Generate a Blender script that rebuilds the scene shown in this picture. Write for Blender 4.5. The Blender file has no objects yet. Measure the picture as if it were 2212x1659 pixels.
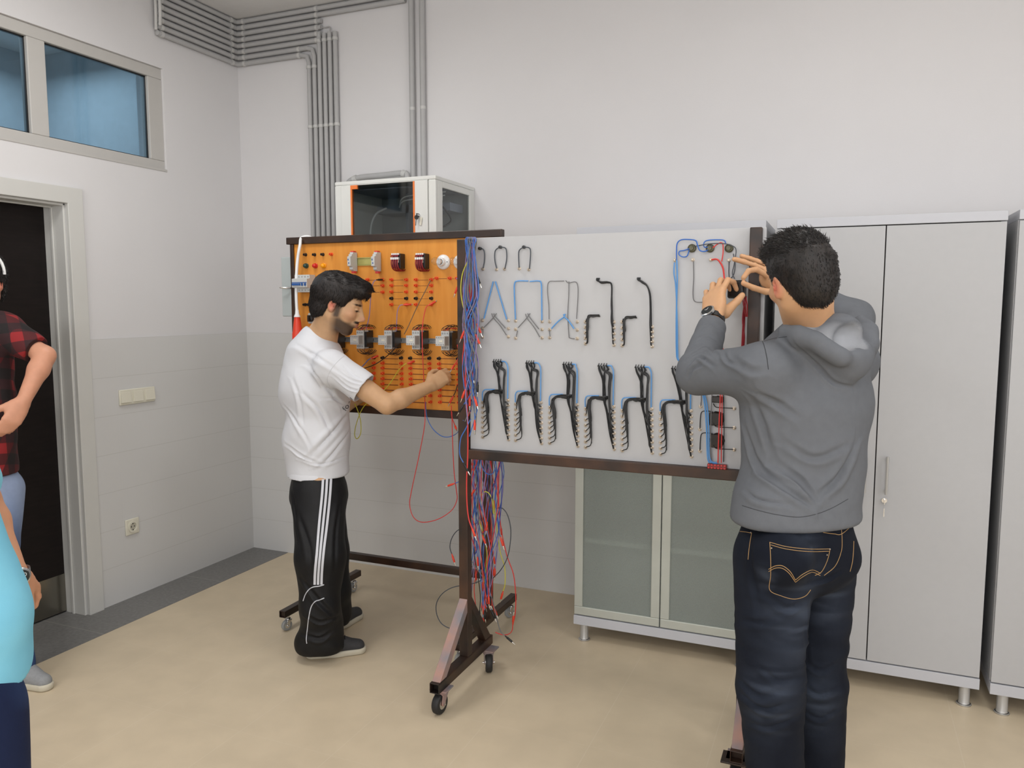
import bpy, math, random
import numpy as np
from mathutils import Vector, Matrix
from mathutils.bvhtree import BVHTree
random.seed(7)
SC = bpy.context.scene
COL = SC.collection
R = math.radians

# ------------------------------------------------------------------ camera
CAM = np.array([3.4970, -3.9690, 1.5700]); FPX = 1700.5; IW, IH = 2212, 1659
YAW, PITCH = R(-22.78), R(-5.69)
_f = np.array([math.sin(YAW)*math.cos(PITCH), math.cos(YAW)*math.cos(PITCH), math.sin(PITCH)])
_r = np.array([math.cos(YAW), -math.sin(YAW), 0.0]); _u = np.cross(_r, _f)
cd = bpy.data.cameras.new('camera'); cam = bpy.data.objects.new('camera', cd); COL.objects.link(cam)
cd.sensor_width = 36.0; cd.lens = FPX/IW*36.0; cd.clip_start = 0.05
M = Matrix.Identity(4)
for i in range(3):
    M[i][0], M[i][1], M[i][2], M[i][3] = _r[i], _u[i], -_f[i], CAM[i]
cam.matrix_world = M
SC.camera = cam

# ------------------------------------------------------------------ light
SC.view_settings.view_transform = 'Standard'; SC.view_settings.look = 'None'
SC.view_settings.gamma = 1.0; SC.view_settings.use_curve_mapping = False
SC.view_settings.exposure = -0.27
w = bpy.data.worlds.new('world'); SC.world = w; w.use_nodes = True
w.node_tree.nodes['Background'].inputs[0].default_value = (0.75, 0.8, 0.9, 1)
w.node_tree.nodes['Background'].inputs[1].default_value = 0.25
def area(name, loc, sx, sy, power, color=(1, 0.97, 0.92), spread=180, rot=(0, 0, 0)):
    l = bpy.data.lights.new(name, 'AREA'); l.shape = 'RECTANGLE'; l.size = sx; l.size_y = sy
    l.energy = power; l.color = color; l.spread = R(spread)
    o = bpy.data.objects.new(name, l); o.location = loc; o.rotation_euler = rot; COL.objects.link(o)
    return o
CEIL = 3.302; YFRONT = -7.2
LC = (1.0, 0.995, 0.985)
for i, (x, y, pw) in enumerate([(1.15, -1.75, 20), (3.6, -1.75, 13), (1.15, -4.2, 22), (3.6, -4.2, 24), (5.6, -2.6, 18)]):
    area('ceiling_lamp_light', (x, y, CEIL-0.03), 0.6, 0.6, pw, LC, 172)
area('added_front_fill', (3.4, YFRONT+.1, 1.9), 5.2, 1.9, 118, (1.0, 1.0, 1.02), 180, (R(94), 0, 0))  # added fill by the front wall, evens out the walls; no window built there
area('added_side_fill', (6.5, -4.2, 1.9), 3.6, 1.7, 52, (1.0, 1.0, 1.02), 180, (R(94), 0, R(90)))  # added fill from the right to lift the left wall; no window built there
area('corridor_light', (-1.2, -1.4, 3.15), 0.8, 2.4, 40, (0.88, 0.94, 1.0))

# ------------------------------------------------------------------ px -> point on a real plane
def ray(u, v):
    return _r*((u-IW/2)/FPX) + _u*((IH/2-v)/FPX) + _f
def at(u, v, x=None, y=None, z=None, d=None):
    q = ray(u, v)
    if x is not None: t = (x-CAM[0])/q[0]
    elif y is not None: t = (y-CAM[1])/q[1]
    elif z is not None: t = (z-CAM[2])/q[2]
    else: t = d
    return CAM + q*t

# ------------------------------------------------------------------ materials
def new_mat(name):
    m = bpy.data.materials.new(name); m.use_nodes = True
    return m, m.node_tree, m.node_tree.nodes['Principled BSDF']
def s2l(c):
    return tuple(((v/255)/12.92 if v/255 <= 0.04045 else (((v/255)+0.055)/1.055)**2.4) for v in c)
MATS = {}
def mat(name, rgb, rough=0.5, metal=0.0, var=0.06, scale=18.0, bump=0.0, bscale=60.0, spec=0.5, coat=0.0, c2=None, trans=0.0, alpha=1.0, stretch=None):
    """rgb is 0-255 sRGB; every material gets a procedural variation."""
    if name in MATS: return MATS[name]
    m, nt, b = new_mat(name); N, L = nt.nodes, nt.links
    c = s2l(rgb); d = s2l(c2) if c2 else tuple(max(0, v*(1-var)) for v in c)
    tc = N.new('ShaderNodeTexCoord'); no = N.new('ShaderNodeTexNoise'); no.inputs['Scale'].default_value = scale
    no.inputs['Detail'].default_value = 4
    src = tc.outputs['Object']
    if stretch:
        mp = N.new('ShaderNodeMapping'); mp.inputs['Scale'].default_value = stretch
        L.new(src, mp.inputs['Vector']); src = mp.outputs['Vector']
    L.new(src, no.inputs['Vector'])
    r = N.new('ShaderNodeValToRGB'); r.color_ramp.elements[0].position = 0.35; r.color_ramp.elements[1].position = 0.65
    r.color_ramp.elements[0].color = (*c, 1); r.color_ramp.elements[1].color = (*d, 1)
    L.new(no.outputs['Fac'], r.inputs[0]); L.new(r.outputs[0], b.inputs['Base Color'])
    b.inputs['Roughness'].default_value = rough; b.inputs['Metallic'].default_value = metal
    b.inputs['Specular IOR Level'].default_value = spec; b.inputs['Coat Weight'].default_value = coat
    b.inputs['Transmission Weight'].default_value = trans; b.inputs['Alpha'].default_value = alpha
    if bump:
        n2 = N.new('ShaderNodeTexNoise'); n2.inputs['Scale'].default_value = bscale; n2.inputs['Detail'].default_value = 3
        bp = N.new('ShaderNodeBump'); bp.inputs['Strength'].default_value = bump; bp.inputs['Distance'].default_value = 0.002
        L.new(src, n2.inputs['Vector']); L.new(n2.outputs['Fac'], bp.inputs['Height']); L.new(bp.outputs[0], b.inputs['Normal'])
    MATS[name] = m
    return m

def math_node(nt, op, a, b=None, c=None):
    n = nt.nodes.new('ShaderNodeMath'); n.operation = op
    for i, v in enumerate((a, b, c)):
        if v is None: continue
        if isinstance(v, (int, float)): n.inputs[i].default_value = v
        else: nt.links.new(v, n.inputs[i])
    return n.outputs[0]
def grid_mat(name, rgb, joint, lines, rough, var=0.05, nscale=3.0, bump=0.15, spec=0.5):
    """lines: list of (axis, origin, period, half_width, strength) in world metres."""
    m, nt, b = new_mat(name); N, L = nt.nodes, nt.links
    g = N.new('ShaderNodeNewGeometry'); sp = N.new('ShaderNodeSeparateXYZ'); L.new(g.outputs['Position'], sp.inputs[0])
    mask = None
    for ax, o, p, hw, st in lines:
        f = math_node(nt, 'DIVIDE', math_node(nt, 'SUBTRACT', sp.outputs[ax], o), p)
        fr = math_node(nt, 'SUBTRACT', f, math_node(nt, 'ROUND', f))
        dd = math_node(nt, 'MULTIPLY', math_node(nt, 'ABSOLUTE', fr), p)
        k = math_node(nt, 'MULTIPLY', math_node(nt, 'LESS_THAN', dd, hw), st)
        mask = k if mask is None else math_node(nt, 'MAXIMUM', mask, k)
    no = N.new('ShaderNodeTexNoise'); no.inputs['Scale'].default_value = nscale; no.inputs['Detail'].default_value = 6
    L.new(g.outputs['Position'], no.inputs['Vector'])
    r = N.new('ShaderNodeValToRGB'); c = s2l(rgb)
    r.color_ramp.elements[0].color = (*c, 1); r.color_ramp.elements[1].color = (*[v*(1-var) for v in c], 1)
    r.color_ramp.elements[0].position = .35; r.color_ramp.elements[1].position = .65
    L.new(no.outputs['Fac'], r.inputs[0])
    mx = N.new('ShaderNodeMix'); mx.data_type = 'RGBA'
    L.new(mask, mx.inputs[0]); L.new(r.outputs[0], mx.inputs[6]); mx.inputs[7].default_value = (*s2l(joint), 1)
    L.new(mx.outputs[2], b.inputs['Base Color'])
    b.inputs['Roughness'].default_value = rough; b.inputs['Specular IOR Level'].default_value = spec
    if bump:
        bp = N.new('ShaderNodeBump'); bp.inputs['Strength'].default_value = bump; bp.inputs['Distance'].default_value = 0.003
        bp.invert = True
        L.new(mask, bp.inputs['Height']); L.new(bp.outputs[0], b.inputs['Normal'])
    return m

M_WALL = mat('wall_paint', (219, 218, 219), 0.85, var=0.02, scale=2.5, bump=0.12, bscale=140, spec=0.2)
M_CEIL = mat('ceiling_paint', (228, 227, 226), 0.9, var=0.02, spec=0.2)
M_DADO = grid_mat('wall_tile', (211, 211, 210), (176, 175, 170), [(2, 0.0, 0.2, 0.0012, 0.5), (1, 0.0, 0.2, 0.0006, 0.1), (0, 0.0, 0.2, 0.0006, 0.1)], 0.32, var=0.015)
M_FLOOR = grid_mat('floor_tile', (210, 194, 167), (220, 208, 188), [(0, 0.2705, 0.4075, 0.0014, 0.35), (1, -0.987, 0.4075, 0.0014, 0.2)], 0.42, var=0.07, nscale=7.0, bump=0.05, spec=0.35)
M_GRAN = grid_mat('granite', (124, 123, 121), (160, 158, 150), [(1, -1.371, 0.78, 0.002, 0.6)], 0.4, var=0.22, nscale=60.0, bump=0.05)
M_CAS = mat('door_casing_paint', (206, 206, 202), 0.5, var=0.01)
M_ALU = mat('window_frame_paint', (190, 188, 184), 0.45, var=0.02)
M_DOOR = mat('door_veneer', (26, 20, 19), 0.5, var=0.3, scale=10, stretch=(1, 1, 8), spec=0.25)
M_STEEL = mat('brushed_steel', (150, 146, 136), 0.25, 1.0, var=0.1, scale=90, stretch=(1, 30, 1))
M_CAB = mat('cabinet_laminate', (180, 181, 183), 0.5, var=0.015, scale=40)
M_CABE = mat('cabinet_edge_laminate', (190, 192, 198), 0.45, var=0.01)
M_GAP = mat('door_gap_shade', (42, 32, 32), 0.8)  # shade of the door gaps, put into the colour
M_ALF = mat('anodised_frame', (186, 190, 182), 0.4, 0.2, var=0.03)
M_CHR = mat('chrome', (215, 215, 215), 0.18, 1.0, var=0.03)
M_LEG = mat('satin_metal', (188, 188, 186), 0.35, 0.5, var=0.03)
M_PIPE = mat('grey_conduit', (178, 178, 178), 0.5, var=0.04, spec=0.3)
M_CLIP = mat('conduit_clip', (198, 198, 196), 0.5)
M_IVORY = mat('ivory_plastic', (222, 219, 203), 0.35, var=0.01)
M_RACK = mat('rack_paint', (222, 223, 219), 0.4, var=0.01)
M_RACKD = mat('rack_inside', (140, 144, 143), 0.6, var=0.1)
M_ORG = mat('orange_plastic', (238, 128, 60), 0.4, var=0.02)
M_BLK = mat('black_plastic', (24, 24, 26), 0.4, var=0.2)
M_RED = mat('red_plastic', (226, 66, 40), 0.35, var=0.06)
M_SREDP = mat('socket_orange_red', (238, 84, 34), 0.35, var=0.05)
M_DRED = mat('dark_red_wire', (150, 30, 42), 0.4, var=0.2)
M_BLUE = mat('blue_wire', (60, 110, 190), 0.4, var=0.06)
M_BBLUE = mat('bright_blue_wire', (92, 152, 212), 0.4, var=0.05)
M_DBLUE = mat('dark_blue_wire', (44, 70, 150), 0.4, var=0.1)
M_LILAC = mat('lilac_wire', (150, 130, 178), 0.4, var=0.05)
M_GREYW = mat('grey_wire', (112, 112, 114), 0.45, var=0.05)
M_DGREY = mat('slate_wire', (66, 72, 80), 0.45, var=0.05)
M_YEL = mat('yellow_wire', (208, 202, 66), 0.4, var=0.05)
M_RWIRE = mat('red_wire', (216, 62, 58), 0.4, var=0.05)
M_BWIRE = mat('black_wire', (30, 31, 33), 0.42, var=0.15)
M_PIN = mat('nickel_pin', (225, 222, 215), 0.2, 1.0)
M_NUT = mat('brass_nut', (196, 184, 168), 0.35, 0.7, var=0.25, scale=60)
M_PANA = mat('orange_beech_panel', (222, 150, 66), 0.42, c2=(212, 138, 56), scale=5, stretch=(6, 1, 0.7), spec=0.3)
M_PANB = mat('grey_white_panel', (186, 187, 189), 0.42, var=0.012, scale=30)
M_FRAME = mat('brown_black_painted_steel', (40, 28, 23), 0.38, c2=(62, 42, 30), scale=7, stretch=(1, 1, 1), spec=0.5)
M_FRAMER = mat('patchy_painted_steel', (27, 21, 19), 0.45, c2=(74, 48, 32), scale=6, spec=0.5)
M_WORN = mat('worn_primer_steel', (172, 132, 118), 0.5, c2=(124, 122, 128), scale=9)
M_RUBBER = mat('rubber', (34, 34, 35), 0.6, var=0.2)
M_LGREY = mat('device_grey', (196, 197, 195), 0.4, var=0.02)
M_MGREY = mat('device_mid_grey', (150, 152, 152), 0.45, var=0.03)  # darker grey for small fittings and wheels
M_BLUET = mat('toggle_blue', (44, 90, 158), 0.35)
M_WHITE = mat('white_ceramic', (235, 236, 236), 0.25, var=0.01)
M_GRNRAIL = mat('zinc_din_rail', (196, 192, 120), 0.3, 0.7, var=0.1)
M_DIN = mat('steel_din_rail', (200, 200, 198), 0.25, 0.8, var=0.08)
M_LINE = mat('engraved_line', (120, 62, 24), 0.6)
M_GREYBOX = mat('switch_box_grey', (176, 184, 184), 0.5, var=0.02)

def glass_mat(name, tint, rough, transp, trough=None):
    m, nt, b = new_mat(name); N, L = nt.nodes, nt.links
    out = N['Material Output']
    t = N.new('ShaderNodeBsdfTransparent'); t.inputs[0].default_value = (*tint, 1)
    g = N.new('ShaderNodeBsdfGlossy'); g.inputs['Roughness'].default_value = rough
    fr = N.new('ShaderNodeLayerWeight'); fr.inputs['Blend'].default_value = 0.25
    no = N.new('ShaderNodeTexNoise'); no.inputs['Scale'].default_value = 3
    k = math_node(nt, 'ADD', math_node(nt, 'MULTIPLY', no.outputs['Fac'], 0.02), math_node(nt, 'ADD', 0.04, math_node(nt, 'MULTIPLY', math_node(nt, 'POWER', fr.outputs['Facing'], 3.0), 0.6)))
    mx = N.new('ShaderNodeMixShader'); L.new(k, mx.inputs[0]); L.new(t.outputs[0], mx.inputs[1]); L.new(g.outputs[0], mx.inputs[2])
    L.new(mx.outputs[0], out.inputs[0]); N.remove(b)
    return m
M_WGLASS = glass_mat('blue_tinted_glass', (0.56, 0.66, 0.72), 0.02, 1)
M_RGLASS = glass_mat('smoked_rack_glass', (0.66, 0.69, 0.69), 0.03, 1)
M_CLEAR = glass_mat('clear_bulb_glass', (0.92, 0.93, 0.93), 0.03, 1)
M_SGLASS = glass_mat('rack_side_glass', (0.93, 0.95, 0.95), 0.03, 1)
def frosted():
    m, nt, b = new_mat('frosted_glass'); N, L = nt.nodes, nt.links
    no = N.new('ShaderNodeTexNoise'); no.inputs['Scale'].default_value = 300
    r = N.new('ShaderNodeValToRGB'); r.color_ramp.elements[0].color = (*s2l((176, 182, 178)), 1); r.color_ramp.elements[1].color = (*s2l((167, 174, 170)), 1)
    L.new(no.outputs['Fac'], r.inputs[0]); L.new(r.outputs[0], b.inputs['Base Color'])
    b.inputs['Roughness'].default_value = 0.35; b.inputs['Specular IOR Level'].default_value = 0.5
    tr = N.new('ShaderNodeBsdfTransparent'); tr.inputs[0].default_value = (0.88, 0.92, 0.88, 1)
    mx = N.new('ShaderNodeMixShader'); mx.inputs[0].default_value = 0.6
    L.new(b.outputs[0], mx.inputs[1]); L.new(tr.outputs[0], mx.inputs[2]); L.new(mx.outputs[0], N['Material Output'].inputs[0])
    return m
M_FROST = frosted()

# ------------------------------------------------------------------ mesh builder
WL = {}
def setp(o, label=None, cat=None, group=None, kind=None):
    if label: o['label'] = label
    if cat: o['category'] = cat
    if group: o['group'] = group
    if kind: o['kind'] = kind
    return o
def spline(pts, n=8):
    """Catmull-Rom through pts."""
    P = [np.array(p, float) for p in pts]
    if len(P) < 3: return P
    P = [2*P[0]-P[1]] + P + [2*P[-1]-P[-2]]
    out = []
    for i in range(1, len(P)-2):
        a, b, c, d = P[i-1:i+3]
        for k in range(n):
            t = k/n
            out.append(0.5*((2*b)+(-a+c)*t+(2*a-5*b+4*c-d)*t*t+(-a+3*b-3*c+d)*t**3))
    out.append(P[-2])
    return out
class MB:
    def __init__(s): s.v = []; s.f = []; s.m = []; s.cm = 0
    def add(s, vs, fs):
        o = len(s.v); s.v += [tuple(map(float, p)) for p in vs]
        s.f += [tuple(i+o for i in f) for f in fs]; s.m += [s.cm]*len(fs); return s
    def box(s, lo, hi, rot=None, piv=None):
        x0, y0, z0 = lo; x1, y1, z1 = hi
        vs = [(x0,y0,z0),(x1,y0,z0),(x1,y1,z0),(x0,y1,z0),(x0,y0,z1),(x1,y0,z1),(x1,y1,z1),(x0,y1,z1)]
        if rot is not None:
            c = Vector(piv if piv is not None else [(a+b)/2 for a, b in zip(lo, hi)])
            vs = [tuple(rot @ (Vector(p)-c) + c) for p in vs]
        return s.add(vs, [(0,3,2,1),(4,5,6,7),(0,1,5,4),(1,2,6,5),(2,3,7,6),(3,0,4,7)])
    def prism(s, prof, ax, a, b):
        """prof: 2D outline in the two other axes, swept along ax from a to b."""
        n = len(prof); vs = []
        for t in (a, b):
            for p in prof:
                q = list(p); q.insert(ax, t); vs.append(q)
        fs = [(i, (i+1) % n, n+(i+1) % n, n+i) for i in range(n)] + [tuple(range(n))[::-1], tuple(range(n, 2*n))]
        return s.add(vs, fs)
    def tube(s, pts, r, n=8, cap=True):
        P = [Vector(p) for p in pts]; m = len(P)
        rs = r if isinstance(r, (list, tuple, np.ndarray)) else [r]*m
        t0 = (P[1]-P[0]).normalized(); up = Vector((0, 0, 1)) if abs(t0.z) < 0.9 else Vector((1, 0, 0))
        nrm = t0.cross(up).normalized(); vs = []
        for i, p in enumerate(P):
            t = (P[min(i+1, m-1)]-P[max(i-1, 0)])
            t = t.normalized() if t.length > 1e-9 else t0
            nrm = (nrm - t*nrm.dot(t)); nrm = nrm.normalized() if nrm.length > 1e-6 else t.orthogonal().normalized()
            b = t.cross(nrm)
            for k in range(n):
                a = 2*math.pi*k/n
                vs.append(p + (nrm*math.cos(a)+b*math.sin(a))*rs[i])
        fs = [(i*n+k, i*n+(k+1) % n, (i+1)*n+(k+1) % n, (i+1)*n+k) for i in range(m-1) for k in range(n)]
        if cap: fs += [tuple(range(n))[::-1], tuple(range((m-1)*n, m*n))]
        return s.add(vs, fs)
    def cyl(s, a, b, r, n=16): return s.tube([a, b], r, n)
    def lathe(s, c, ax, prof, n=20, closed=False):
        """prof: (dist along ax, radius); ax a unit vector."""
        ax = Vector(ax).normalized(); e = ax.orthogonal().normalized(); g = ax.cross(e); c = Vector(c); vs = []
        for h, r in prof:
            for k in range(n):
                a = 2*math.pi*k/n; vs.append(c + ax*h + (e*math.cos(a)+g*math.sin(a))*max(r, 1e-5))
        m = len(prof)
        fs = [(i*n+k, i*n+(k+1) % n, (i+1)*n+(k+1) % n, (i+1)*n+k) for i in range(m-1) for k in range(n)]
        if not closed: fs += [tuple(range(n))[::-1], tuple(range((m-1)*n, m*n))]
        return s.add(vs, fs)
    def ball(s, c, r, n=12):
        rr = r if isinstance(r, (tuple, list)) else (r, r, r); vs = []; m = n//2
        for i in range(m+1):
            t = math.pi*i/m
            for k in range(n):
                a = 2*math.pi*k/n
                vs.append((c[0]+rr[0]*math.sin(t)*math.cos(a), c[1]+rr[1]*math.sin(t)*math.sin(a), c[2]+rr[2]*math.cos(t)))
        return s.add(vs, [(i*n+k, (i+1)*n+k, (i+1)*n+(k+1) % n, i*n+(k+1) % n) for i in range(m) for k in range(n)])
    def build(s, name, mats, parent=None, smooth=40, bevel=0.0, bseg=2):
        if not s.v: return None
        vs = np.array(s.v, float)
        if parent is not None: org = np.array(WL[parent.name])
        else:
            lo, hi = vs.min(0), vs.max(0); org = np.array([(lo[0]+hi[0])/2, (lo[1]+hi[1])/2, lo[2]])
        me = bpy.data.meshes.new(name); me.from_pydata((vs-org).tolist(), [], s.f)
        mats = mats if isinstance(mats, (list, tuple)) else [mats]
        for q in mats: me.materials.append(q)
        if len(mats) > 1: me.polygons.foreach_set('material_index', s.m)
        me.update()
        if smooth:
            me.shade_smooth()
            try: me.set_sharp_from_angle(angle=R(smooth))
            except Exception: pass
        o = bpy.data.objects.new(name, me); COL.objects.link(o)
        if parent is None: o.location = org
        else: o.parent = parent
        WL[o.name] = tuple(org)
        if bevel:
            b = o.modifiers.new('bevel', 'BEVEL'); b.width = bevel; b.segments = bseg; b.limit_method = 'ANGLE'; b.angle_limit = R(40)
            b.harden_normals = False
        return o
def empty(name, loc, label, cat, group=None):
    o = bpy.data.objects.new(name, None); o.location = loc; o.empty_display_size = 0.1; COL.objects.link(o)
    WL[o.name] = tuple(loc); return setp(o, label, cat, group)
def dup(o, delta, parent='same'):
    """Copy of an object and its children, shifted by delta."""
    c = o.copy(); COL.objects.link(c)
    if parent != 'same': c.parent = parent
    c.location = Vector(o.location)+Vector(delta)
    WL[c.name] = tuple(np.array(WL[o.name])+np.array(delta))
    def rec(a, b):
        for ch in list(a.children):
            d = ch.copy(); COL.objects.link(d); d.parent = b; WL[d.name] = WL[b.name]; rec(ch, d)
    kids = [k for k in o.children if k is not c]
    for ch in kids:
        d = ch.copy(); COL.objects.link(d); d.parent = c; WL[d.name] = WL[c.name]; rec(ch, d)
    return c
def struct(name, mb, m, **k):
    return setp(mb.build(name, m, None, **k), kind='structure')

# ================================================================== the room
XR, YF = 6.6, -7.2
T = 0.2
# floor
struct('floor', MB().box((-1.9, YF-T, -0.1), (XR+T, T, 0)), M_FLOOR, smooth=0)
struct('trim_1', MB().box((-0.2, YF, -0.02), (0.283, 0, 0.0015)), M_GRAN, smooth=0)
struct('ceiling', MB().box((-1.9, YF-T, CEIL), (XR+T, T, CEIL+0.1)), M_CEIL, smooth=0)
struct('wall_back', MB().box((-0.2, 0, 0), (XR+T, T, CEIL)), M_WALL, smooth=0)
struct('wall_right', MB().box((XR, YF, 0), (XR+T, 0, CEIL)), M_WALL, smooth=0)
struct('wall_front', MB().box((-0.2, YF-T, 0), (XR+T, YF, CEIL)), M_WALL, smooth=0)
DY1, DY0, DZ = -1.232, -2.22, 2.062      # door opening
WY1, WY0, WZ0, WZ1 = -0.592, -2.95, 2.308, 2.862   # window opening
wl = MB()
wl.box((-T, DY1, 0), (0, 0, WZ0)); wl.box((-T, DY0, DZ), (0, DY1, WZ0)); wl.box((-T, YF, 0), (0, DY0, WZ0))
wl.box((-T, WY1, WZ0), (0, 0, WZ1)); wl.box((-T, YF, WZ0), (0, WY0, WZ1)); wl.box((-T, YF, WZ1), (0, 0, CEIL))
struct('wall_left', wl, M_WALL, smooth=0)
struct('trim_2', MB().box((-0.001, -1.148, 0), (0.008, -0.008, 1.4)), M_DADO, smooth=0)
struct('trim_3', MB().box((0.0, -0.008, 0), (XR, 0.001, 1.4)), M_DADO, smooth=0)
# corridor beyond the window and door
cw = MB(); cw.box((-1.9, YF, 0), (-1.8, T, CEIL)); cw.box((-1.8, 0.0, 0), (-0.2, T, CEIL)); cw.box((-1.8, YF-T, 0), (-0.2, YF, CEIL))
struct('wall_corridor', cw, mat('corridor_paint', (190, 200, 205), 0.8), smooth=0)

# door casing + leaf
door = MB()
door.prism([(-1.148, 0), (-1.232, 0), (-1.232, DZ), (DY0, DZ), (DY0, 0), (DY0-.085, 0), (DY0-.085, DZ+.078), (-1.148, DZ+.078)], 0, -0.0, 0.022)
door.box((-0.16, -1.232-.012, 0), (0, -1.232, DZ)); door.box((-0.16, DY0, 0), (0, DY0+.012, DZ)); door.box((-0.16, DY0, DZ-.012), (0, DY1, DZ))
door.box((-0.085, -1.232-.02, 0), (-0.07, -1.232-.012, DZ-.012)); door.box((-0.085, DY0, DZ-.02), (-0.07, DY1, DZ-.012))
dfr = struct('door_1', door, M_CAS, smooth=0, bevel=0.003)
lf = MB().box((-0.175, DY0+.012, 0.006), (-0.135, DY1-.012, DZ-.014)).build('door_leaf', M_DOOR, dfr, smooth=0)
MB().box((-0.1355, DY0+.012, 0.01), (-0.133, DY1-.012, 0.205)).build('kick_plate', M_STEEL, lf, smooth=0)
hd = MB(); hd.lathe((-0.135, DY0+.08, 1.03), (1, 0, 0), [(0, .024), (.008, .024), (.008, .01), (.05, .01)]); hd.cyl((-0.085, DY0+.08, 1.03), (-0.085, DY0+.2, 1.03), .009)
hd.build('door_handle', M_STEEL, lf)
# window
def winframe():
    f = MB(); x0, x1 = -0.065, -0.012
    f.box((x0, WY0, WZ0), (x1, WY1, WZ0+.058)); f.box((x0, WY0, WZ1-.058), (x1, WY1, WZ1))
    ys = [(-0.592, -0.686), (-1.281, -1.371), (-1.93, -2.02), (-2.86, -2.95)]
    for a, b in ys: f.box((x0, b, WZ0+.058), (x1, a, WZ1-.058))
    return f
win = struct('window_1', winframe(), M_ALU, smooth=0, bevel=0.004)
for i, (a, b) in enumerate([(-1.281, -0.686), (-1.93, -1.371), (-2.86, -2.02)]):
    MB().box((-0.045, a, WZ0+.058), (-0.039, b, WZ1-.058)).build('glass_pane', M_WGLASS, win, smooth=0)
    g = MB(); e = .006
    for lo, hi in (((-.039, a, WZ0+.058), (-.03, b, WZ0+.058+e)), ((-.039, a, WZ1-.058-e), (-.03, b, WZ1-.058)), ((-.039, a, WZ0+.058), (-.03, a+e, WZ1-.058)), ((-.039, b-e, WZ0+.058), (-.03, b, WZ1-.058))): g.box(lo, hi)
    g.build('rubber_gasket', M_BLK, win, smooth=0)
MB().box((-0.012, WY0, WZ0), (0.004, WY1, WZ0+.012)).build('window_sill', M_ALU, win, smooth=0)

# wall switch + outlet
sw = empty('light_switch', (0.012, -0.874, 1.047), 'ivory triple light switch plate on the tiled left wall', 'light switch')
MB().box((0.008, -0.989, 1.047), (0.019, -0.759, 1.129)).build('face_plate', M_IVORY, sw, bevel=0.004)
for i in range(3):
    y = -0.953+i*0.079
    MB().prism([(0.018, 1.062), (0.028, 1.062), (0.022, 1.114), (0.018, 1.114)], 1, y-.031, y+.031) if False else None
    k = MB(); k.add([(0.019, y-.031, 1.06), (0.019, y+.031, 1.06), (0.019, y+.031, 1.116), (0.019, y-.031, 1.116), (0.027, y-.031, 1.06), (0.027, y+.031, 1.06), (0.022, y+.031, 1.116), (0.022, y-.031, 1.116)], [(0,1,2,3),(4,7,6,5),(0,4,5,1),(1,5,6,2),(2,6,7,3),(3,7,4,0)])
    k.build('rocker', M_IVORY, sw, smooth=0, bevel=0.001)
ou = empty('wall_outlet', (0.012, -0.947, 0.346), 'single round ivory power outlet low on the tiled left wall', 'power outlet')
MB().box((0.008, -0.99, 0.346), (0.018, -0.904, 0.432)).build('face_plate', M_IVORY, ou, bevel=0.004)
MB().lathe((0.018, -0.947, 0.389), (1, 0, 0), [(0.0, .031), (.006, .031), (.006, .0215), (.0006, .0205)], 28, closed=True).build('socket_ring', M_IVORY, ou); MB().lathe((0.018, -0.947, 0.389), (1, 0, 0), [(0, .021), (.0008, .021)], 28).build('socket_well', mat('ivory_well_shade', (186, 183, 168), .5), ou)  # flat darker disc carries the shade of the recessed well in its colour
h = MB()
for s in (-1, 1): h.cyl((0.018, -0.947+s*.0095, 0.389), (0.0195, -0.947+s*.0095, 0.389), .0032, 10)
h.box((0.018, -0.949, 0.3685), (0.021, -0.945, 0.375)); h.box((0.018, -0.949, 0.403), (0.021, -0.945, 0.4095))
h.build('contact_holes', M_RUBBER, ou)

# conduits
ORD = ['lowest', 'second lowest', 'third lowest', 'fourth lowest', 'fourth from the top', 'third from the top', 'second from the top', 'topmost']
XV = [0.548, 0.586, 0.623, 0.660, 0.697, 0.734]
for k in range(8):
    z = 3.036+0.0352*k; rr = 0.0140; yb = -0.022
    pts = [(0.022, -0.64, z), (0.022, -0.05, z), (0.027, -0.027, z), (0.05, yb, z)]
    mb = MB()
    if k < 2:
        pts += [(XV[k]-.05, yb, z), (XV[k]-.012, yb, z-.012), (XV[k], yb, z-.05), (XV[k], yb, 1.75)]
        mb.tube(pts, rr, 10)
    elif k < 6:
        pts += [(0.64, yb, z)]; mb.tube(pts, rr, 10)
        mb.tube([(XV[k], yb, 3.14), (XV[k], yb, 1.75)], rr, 10)
        if k == 4: mb.tube(spline([(0.64, yb, z), (0.665, yb+.006, z-.004), (XV[k], yb+.006, 3.17), (XV[k], yb, 3.13)], 6), 0.004, 6)
    else:
        xd = 1.305 if k == 7 else 1.238
        pts += [(1.2, yb, z)]; mb.tube(pts, rr, 10)
        mb.tube([(xd, yb, 3.295), (xd, yb, 2.21)], rr*1.15, 10)
    end = ' turning down' if k < 6 else (' ending at the %s downpipe' % ('right' if k == 7 else 'left'))
    o = mb.build('conduit', M_PIPE)
    setp(o, 'grey conduit under the ceiling, %s of eight,%s' % (ORD[k], end), 'conduit pipe', 'conduit pipes under the ceiling')
    def clip(p, ax):
        c = MB(); p = np.array(p, float); e = np.array(ax, float)
        c.tube([p-e*.008, p+e*.008], rr*1.2, 10)
        c.build('pipe_clip', M_CLIP, o)
    clip((0.022, -0.075, z), (0, 1, 0)); clip((0.022, -0.61, z), (0, 1, 0)); clip((0.075, yb, z), (1, 0, 0))
    clip((0.61 if k > 1 else 0.48, yb, z), (1, 0, 0))
    if k < 6: clip((XV[k], yb, 2.62), (0, 0, 1)); clip((XV[k], yb, 3.1 if k > 1 else 2.96), (0, 0, 1))
    else: clip((xd, yb, 2.66), (0, 0, 1)); clip((xd, yb, 3.26), (0, 0, 1))
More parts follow.
